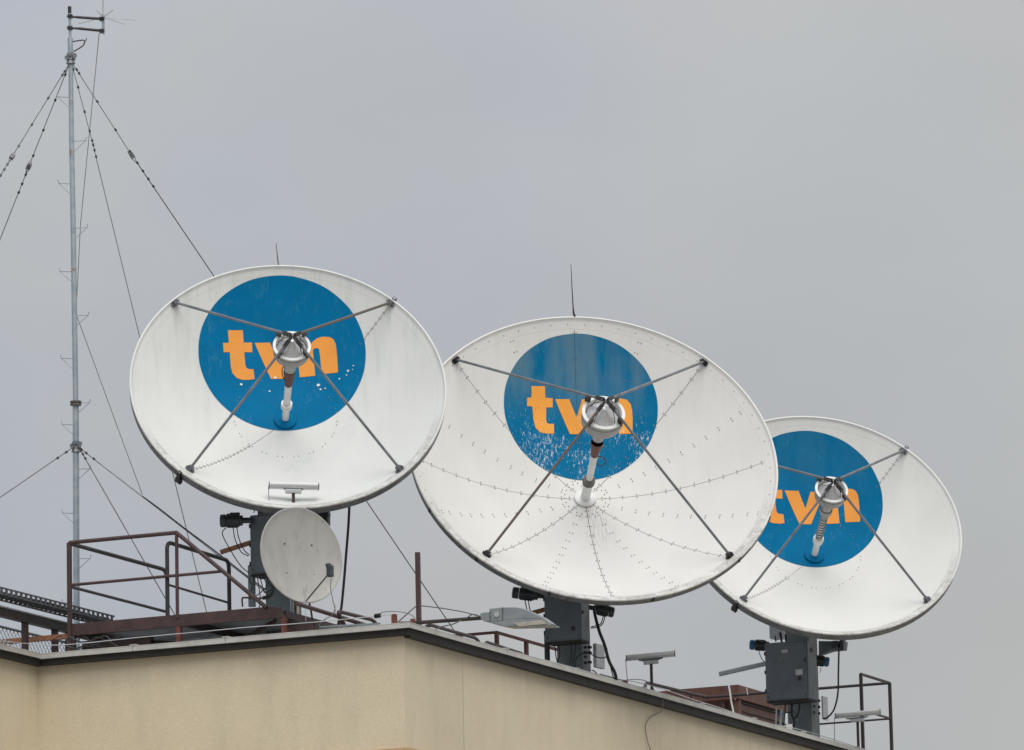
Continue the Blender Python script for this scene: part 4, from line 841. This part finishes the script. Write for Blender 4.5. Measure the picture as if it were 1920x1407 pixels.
free('grey_cable', [(705, 1156), (716, 1149), (728, 1147), (745, 1147), (762, 1150), (775, 1156), (779, 1163)], .006, 'thin grey cable arched over the red bracket at the roof corner', 'cable', lw, M['cable'])
free('grey_cable', [(597, 1174), (607, 1163), (622, 1154), (628, 1140), (624, 1128)], .006, 'thin grey cable curling below the small dish feed', 'cable', lambda x, y: at_b(x, y, .5), M['cable'])
lw2 = lambda x, y: at_a(x, y, .12)
free('lightning_wire', [(900, 1204), (960, 1222), (1030, 1240), (1100, 1259), (1150, 1272), (1168, 1275), (1210, 1283), (1260, 1298), (1300, 1312), (1345, 1326), (1380, 1338), (1440, 1357), (1490, 1366), (1540, 1380), (1600, 1399), (1640, 1411)], .0065, 'thin light wire running above the right coping', 'wire', lw2, M['alu'])
free('grey_cable', [(1125, 1264), (1150, 1271), (1166, 1276), (1190, 1274), (1210, 1277), (1222, 1287), (1228, 1297)], .0065, 'thin grey cable looping from the red bracket to the middle floodlight post', 'cable', lw2, M['cable'])
def bracket(px, py, hpx, wpx, label, fn):
    p = fn(px, py); s_ = 80 / 11000.
    t = MB().box(p, A3 * (wpx * s_), B3 * .03, Z3 * (hpx * s_)).box(p + B3 * .031, A3 * .02, B3 * .04, Z3 * (hpx * s_)).build('wire_bracket', M['redbrown'], base=p, smooth=0); return tag(t, label, 'bracket', 'red steel brackets holding the wires')
bracket(741, 1170, 19, 8, 'red steel bracket on the coping just left of the roof corner', lw)
bracket(775, 1173, 13, 6, 'small red bracket at the foot of the corner post', lw)
bracket(1174, 1291, 16, 9, 'red bracket on the right coping before the middle floodlight', lw2)
cl3 = MB().box(at_a(1484, 1372, .2), A3 * .09, B3 * .05, Z3 * .12).build('white_clip', M['whitepaint'], base=at_a(1484, 1372, .2), smooth=0)
tag(cl3, 'small white wire holder at the foot of the right pedestal', 'wire holder')
free('wall_cable', [(1243, 1312), (1243, 1326), (1237, 1336), (1222, 1343), (1214, 1352), (1210, 1362), (1212, 1380), (1216, 1396), (1222, 1412), (1226, 1440)], .006, 'thin dark cable hanging loosely over the right wall', 'cable', lambda x, y: at_a(x, y, -.17 if y < 1328 else -.03), M['cable'])

# ------------------------------------------------------------------ guyed mast
YM = 86.0
def mp(px, py): return at_y(px, py, YM)
mb0 = drop(mp(143.6, 1165)); mast = thing('antenna_mast', mb0, 'tall slender guyed mast with step pegs at the left', 'antenna mast')
MB().tube([drop(mp(143.7, 1170)), mp(143.4, 1100), mp(142, 757)], .047, n=14).build('mast_section', M['galv'], mast)
MB().tube([mp(142, 758), mp(137.5, 440), mp(134, 250), mp(132.6, 110)], [.042, .041, .038, .035], n=14).build('mast_section', M['galv'], mast)
MB().tube([mp(132.6, 112), mp(131.6, 72)], .040, n=12).tube([mp(131.6, 73), mp(130.4, 12)], .022, n=10).build('mast_section', M['galv'], mast)
MB().tube([mp(130.6, 25), mp(130.4, 13)], .028, n=8).build('mast_cap', M['clamp'], mast)
for py, px in ((754, 142), (759, 142)): MB().lathe([(.045, -.012), (.085, -.012), (.085, .012), (.045, .012)], o=mp(px, py), n=16).build('joint_collar', M['strut_rust'], mast)
for px, py in ((132.6, 110), (142.6, 838)):
    mb = MB()
    for k in range(3): mb.lathe([(.04, -.025), (.060 + .006 * k, -.025), (.056, .025), (.04, .025)], o=mp(px, py - 7 + 7 * k), n=10)
    for k in range(8): t = k * .785; mb.cbox(mp(px, py + (k % 3) * 4 - 6) + Vector((math.cos(t) * .075, math.sin(t) * .075, 0)), Vector((.015, 0, 0)), Vector((0, .015, 0)), Vector((0, 0, .025)))
    mb.build('guy_collar', M['strut'], mast, smooth=0)
def peg(x0, y0, sg, w_=23):
    a = mp(x0, y0); tip = mp(x0 + sg * w_, y0 - 1); d = mp(x0, y0 + 20); mb = MB()
    mb.tube([a, tip, tip + Z3 * .05 - Vector((sg * -.01, 0, 0))], .0075, n=5).tube([tip, d], .006, n=5); mb.build('step_peg', M['galv'], mast)
def mx(y): return 132.6 + (y - 110) * (142 - 132.6) / 647 if y < 757 else 142 + (y - 757) * .0045
for y in (183, 345, 510, 673, 797, 963, 1131): peg(mx(y) - 3, y, -1)
for y in (265, 428, 592, 756, 880, 1048): peg(mx(y) + 3, y, 1)
MB().tube(smoothpath([mp(134, 79), mp(145, 77), mp(158, 76), mp(157, 84), mp(150, 90), mp(138, 97)]), .010, n=6).tube([mp(157, 80), mp(162, 76), mp(162, 71)], .006, n=5).build('feeder_loop', M['clamp'], mast)
def guy(name, pts, Y, r=.0068, beads=(), turn=(), mt=None):
    if not isinstance(Y, (list, tuple)): Y = [Y] * len(pts)
    P = [at_y(x, y, yy) for (x, y), yy in zip(pts, Y)]; o_ = MB().tube(P, r, n=6).build(name, mt or M['wire'], mast)
    a, b = P[0], P[-1]; (x0, y0), (x1, y1) = pts[0], pts[-1]; ax = (b - a).normalized(); e1_ = ax.cross(Vector((0, 1, 0))).normalized(); e2_ = ax.cross(e1_)
    for y in beads:
        t = (y - y0) / (y1 - y0); X = x0 + (x1 - x0) * t; c = at_y(X, y, Y[0] + (Y[-1] - Y[0]) * t)
        MB().cbox(c, ax * .011, e1_ * .014, e2_ * .014).cbox(c + e1_ * .012, ax * .022, e1_ * .006, e2_ * .01).build('wire_clip', M['clamp'], o_, smooth=0)
    for y in turn:
        t = (y - y0) / (y1 - y0); X = x0 + (x1 - x0) * t; c = at_y(X, y, Y[0] + (Y[-1] - Y[0]) * t); mb = MB()
        for k in range(3): mb.cbox(c + ax * (.03 * (k - 1)), ax * .010, e1_ * .032, e2_ * .03)
        for sg in (-1, 1): mb.tube([c + e1_ * .022 * sg - ax * .09, c + e1_ * .022 * sg + ax * .05, c + ax * .14], .006, n=4)
        mb.build('turnbuckle', M['strut'], o_, smooth=0)
    return o_
ya = lambda e: [YM, e]
guy('guy_wire', [(131, 118), (-60, 428)], ya(84), beads=(134, 141, 184, 234, 274, 308, 318, 329), turn=(294,))
guy('guy_wire', [(131, 118), (-30, 525)], ya(88), beads=(140, 188, 244, 292, 328, 345, 361), turn=(313,))
guy('guy_wire', [(134, 118), (172.5, 264)], ya(86), r=.006, beads=(130, 164, 210, 246, 264)); guy('guy_wire', [(172.5, 264), (393, 1172)], [86, 84.9], beads=(264, 272, 282, 294))
guy('guy_wire', [(135, 118), (248, 293)], ya(86), beads=(131, 138, 191, 244, 285), turn=(292,)); guy('guy_wire', [(256, 304), (860, 1195)], [86, 90], beads=(306, 321, 336, 350), r=.0078)
guy('guy_wire', [(140, 837), (-80, 988)], ya(84), beads=(840, 848, 859))
guy('guy_wire', [(146, 838), (560, 1158)], [86, 84.8], r=.0078, beads=(843, 850, 861))
guy('guy_wire', [(147, 838), (342, 1178)], [86, 84.8], beads=(845, 852, 860), r=.0075)
guy('feeder_cable', [(186, 62), (151, 420), (144, 560)], 86.1, r=.006, mt=M['cable'])
guy('feeder_cable', [(145, 595), (219, 798), (267, 928)], 86.1, r=.006, mt=M['cable'])
cable(mast, 'feeder_cable', [(267, 931), (300, 955), (345, 990), (400, 1031), (455, 1074), (500, 1108)], 85.2, .010)
# antenna on the two arms
wa = thing('rod_antenna', mp(193, 64), 'small vertical rod antenna with radials held beside the mast top', 'antenna')
arms = MB()
MB().tube([mp(125, 31), mp(150, 33), mp(196, 36)], [.010, .021, .021], n=10).build('arm', M['darkbrown'], wa)
MB().tube([mp(125, 52.5), mp(150, 54), mp(196, 58.5)], [.010, .021, .021], n=10).build('arm', M['darkbrown'], wa)
for px, py in ((131.5, 31), (131.5, 53), (191, 36), (191, 58.5)): MB().cbox(mp(px, py), Vector((.038, 0, 0)), Vector((0, .05, 0)), Vector((0, 0, .026))).build('pipe_clamp', M['clamp'], wa, bevel=.008, smooth=0)
MB().tube([mp(194, 64), mp(193.2, 27)], .022, n=10).build('mounting_pipe', M['galv'], wa)
MB().tube([mp(193.2, 28), mp(192.8, -60)], .012, n=8).build('radiator', M['alu'], wa)
h0 = mp(193.5, 33)
for x, y in ((254, 38), (235, 46), (212, 19), (181, 20), (147, 45)): MB().tube([h0, at_z(x, y, h0.z)], .006, n=5).build('radial', M['alu'], wa)
for o_ in bpy.data.objects:
    if '_b' in o_: del o_['_b']
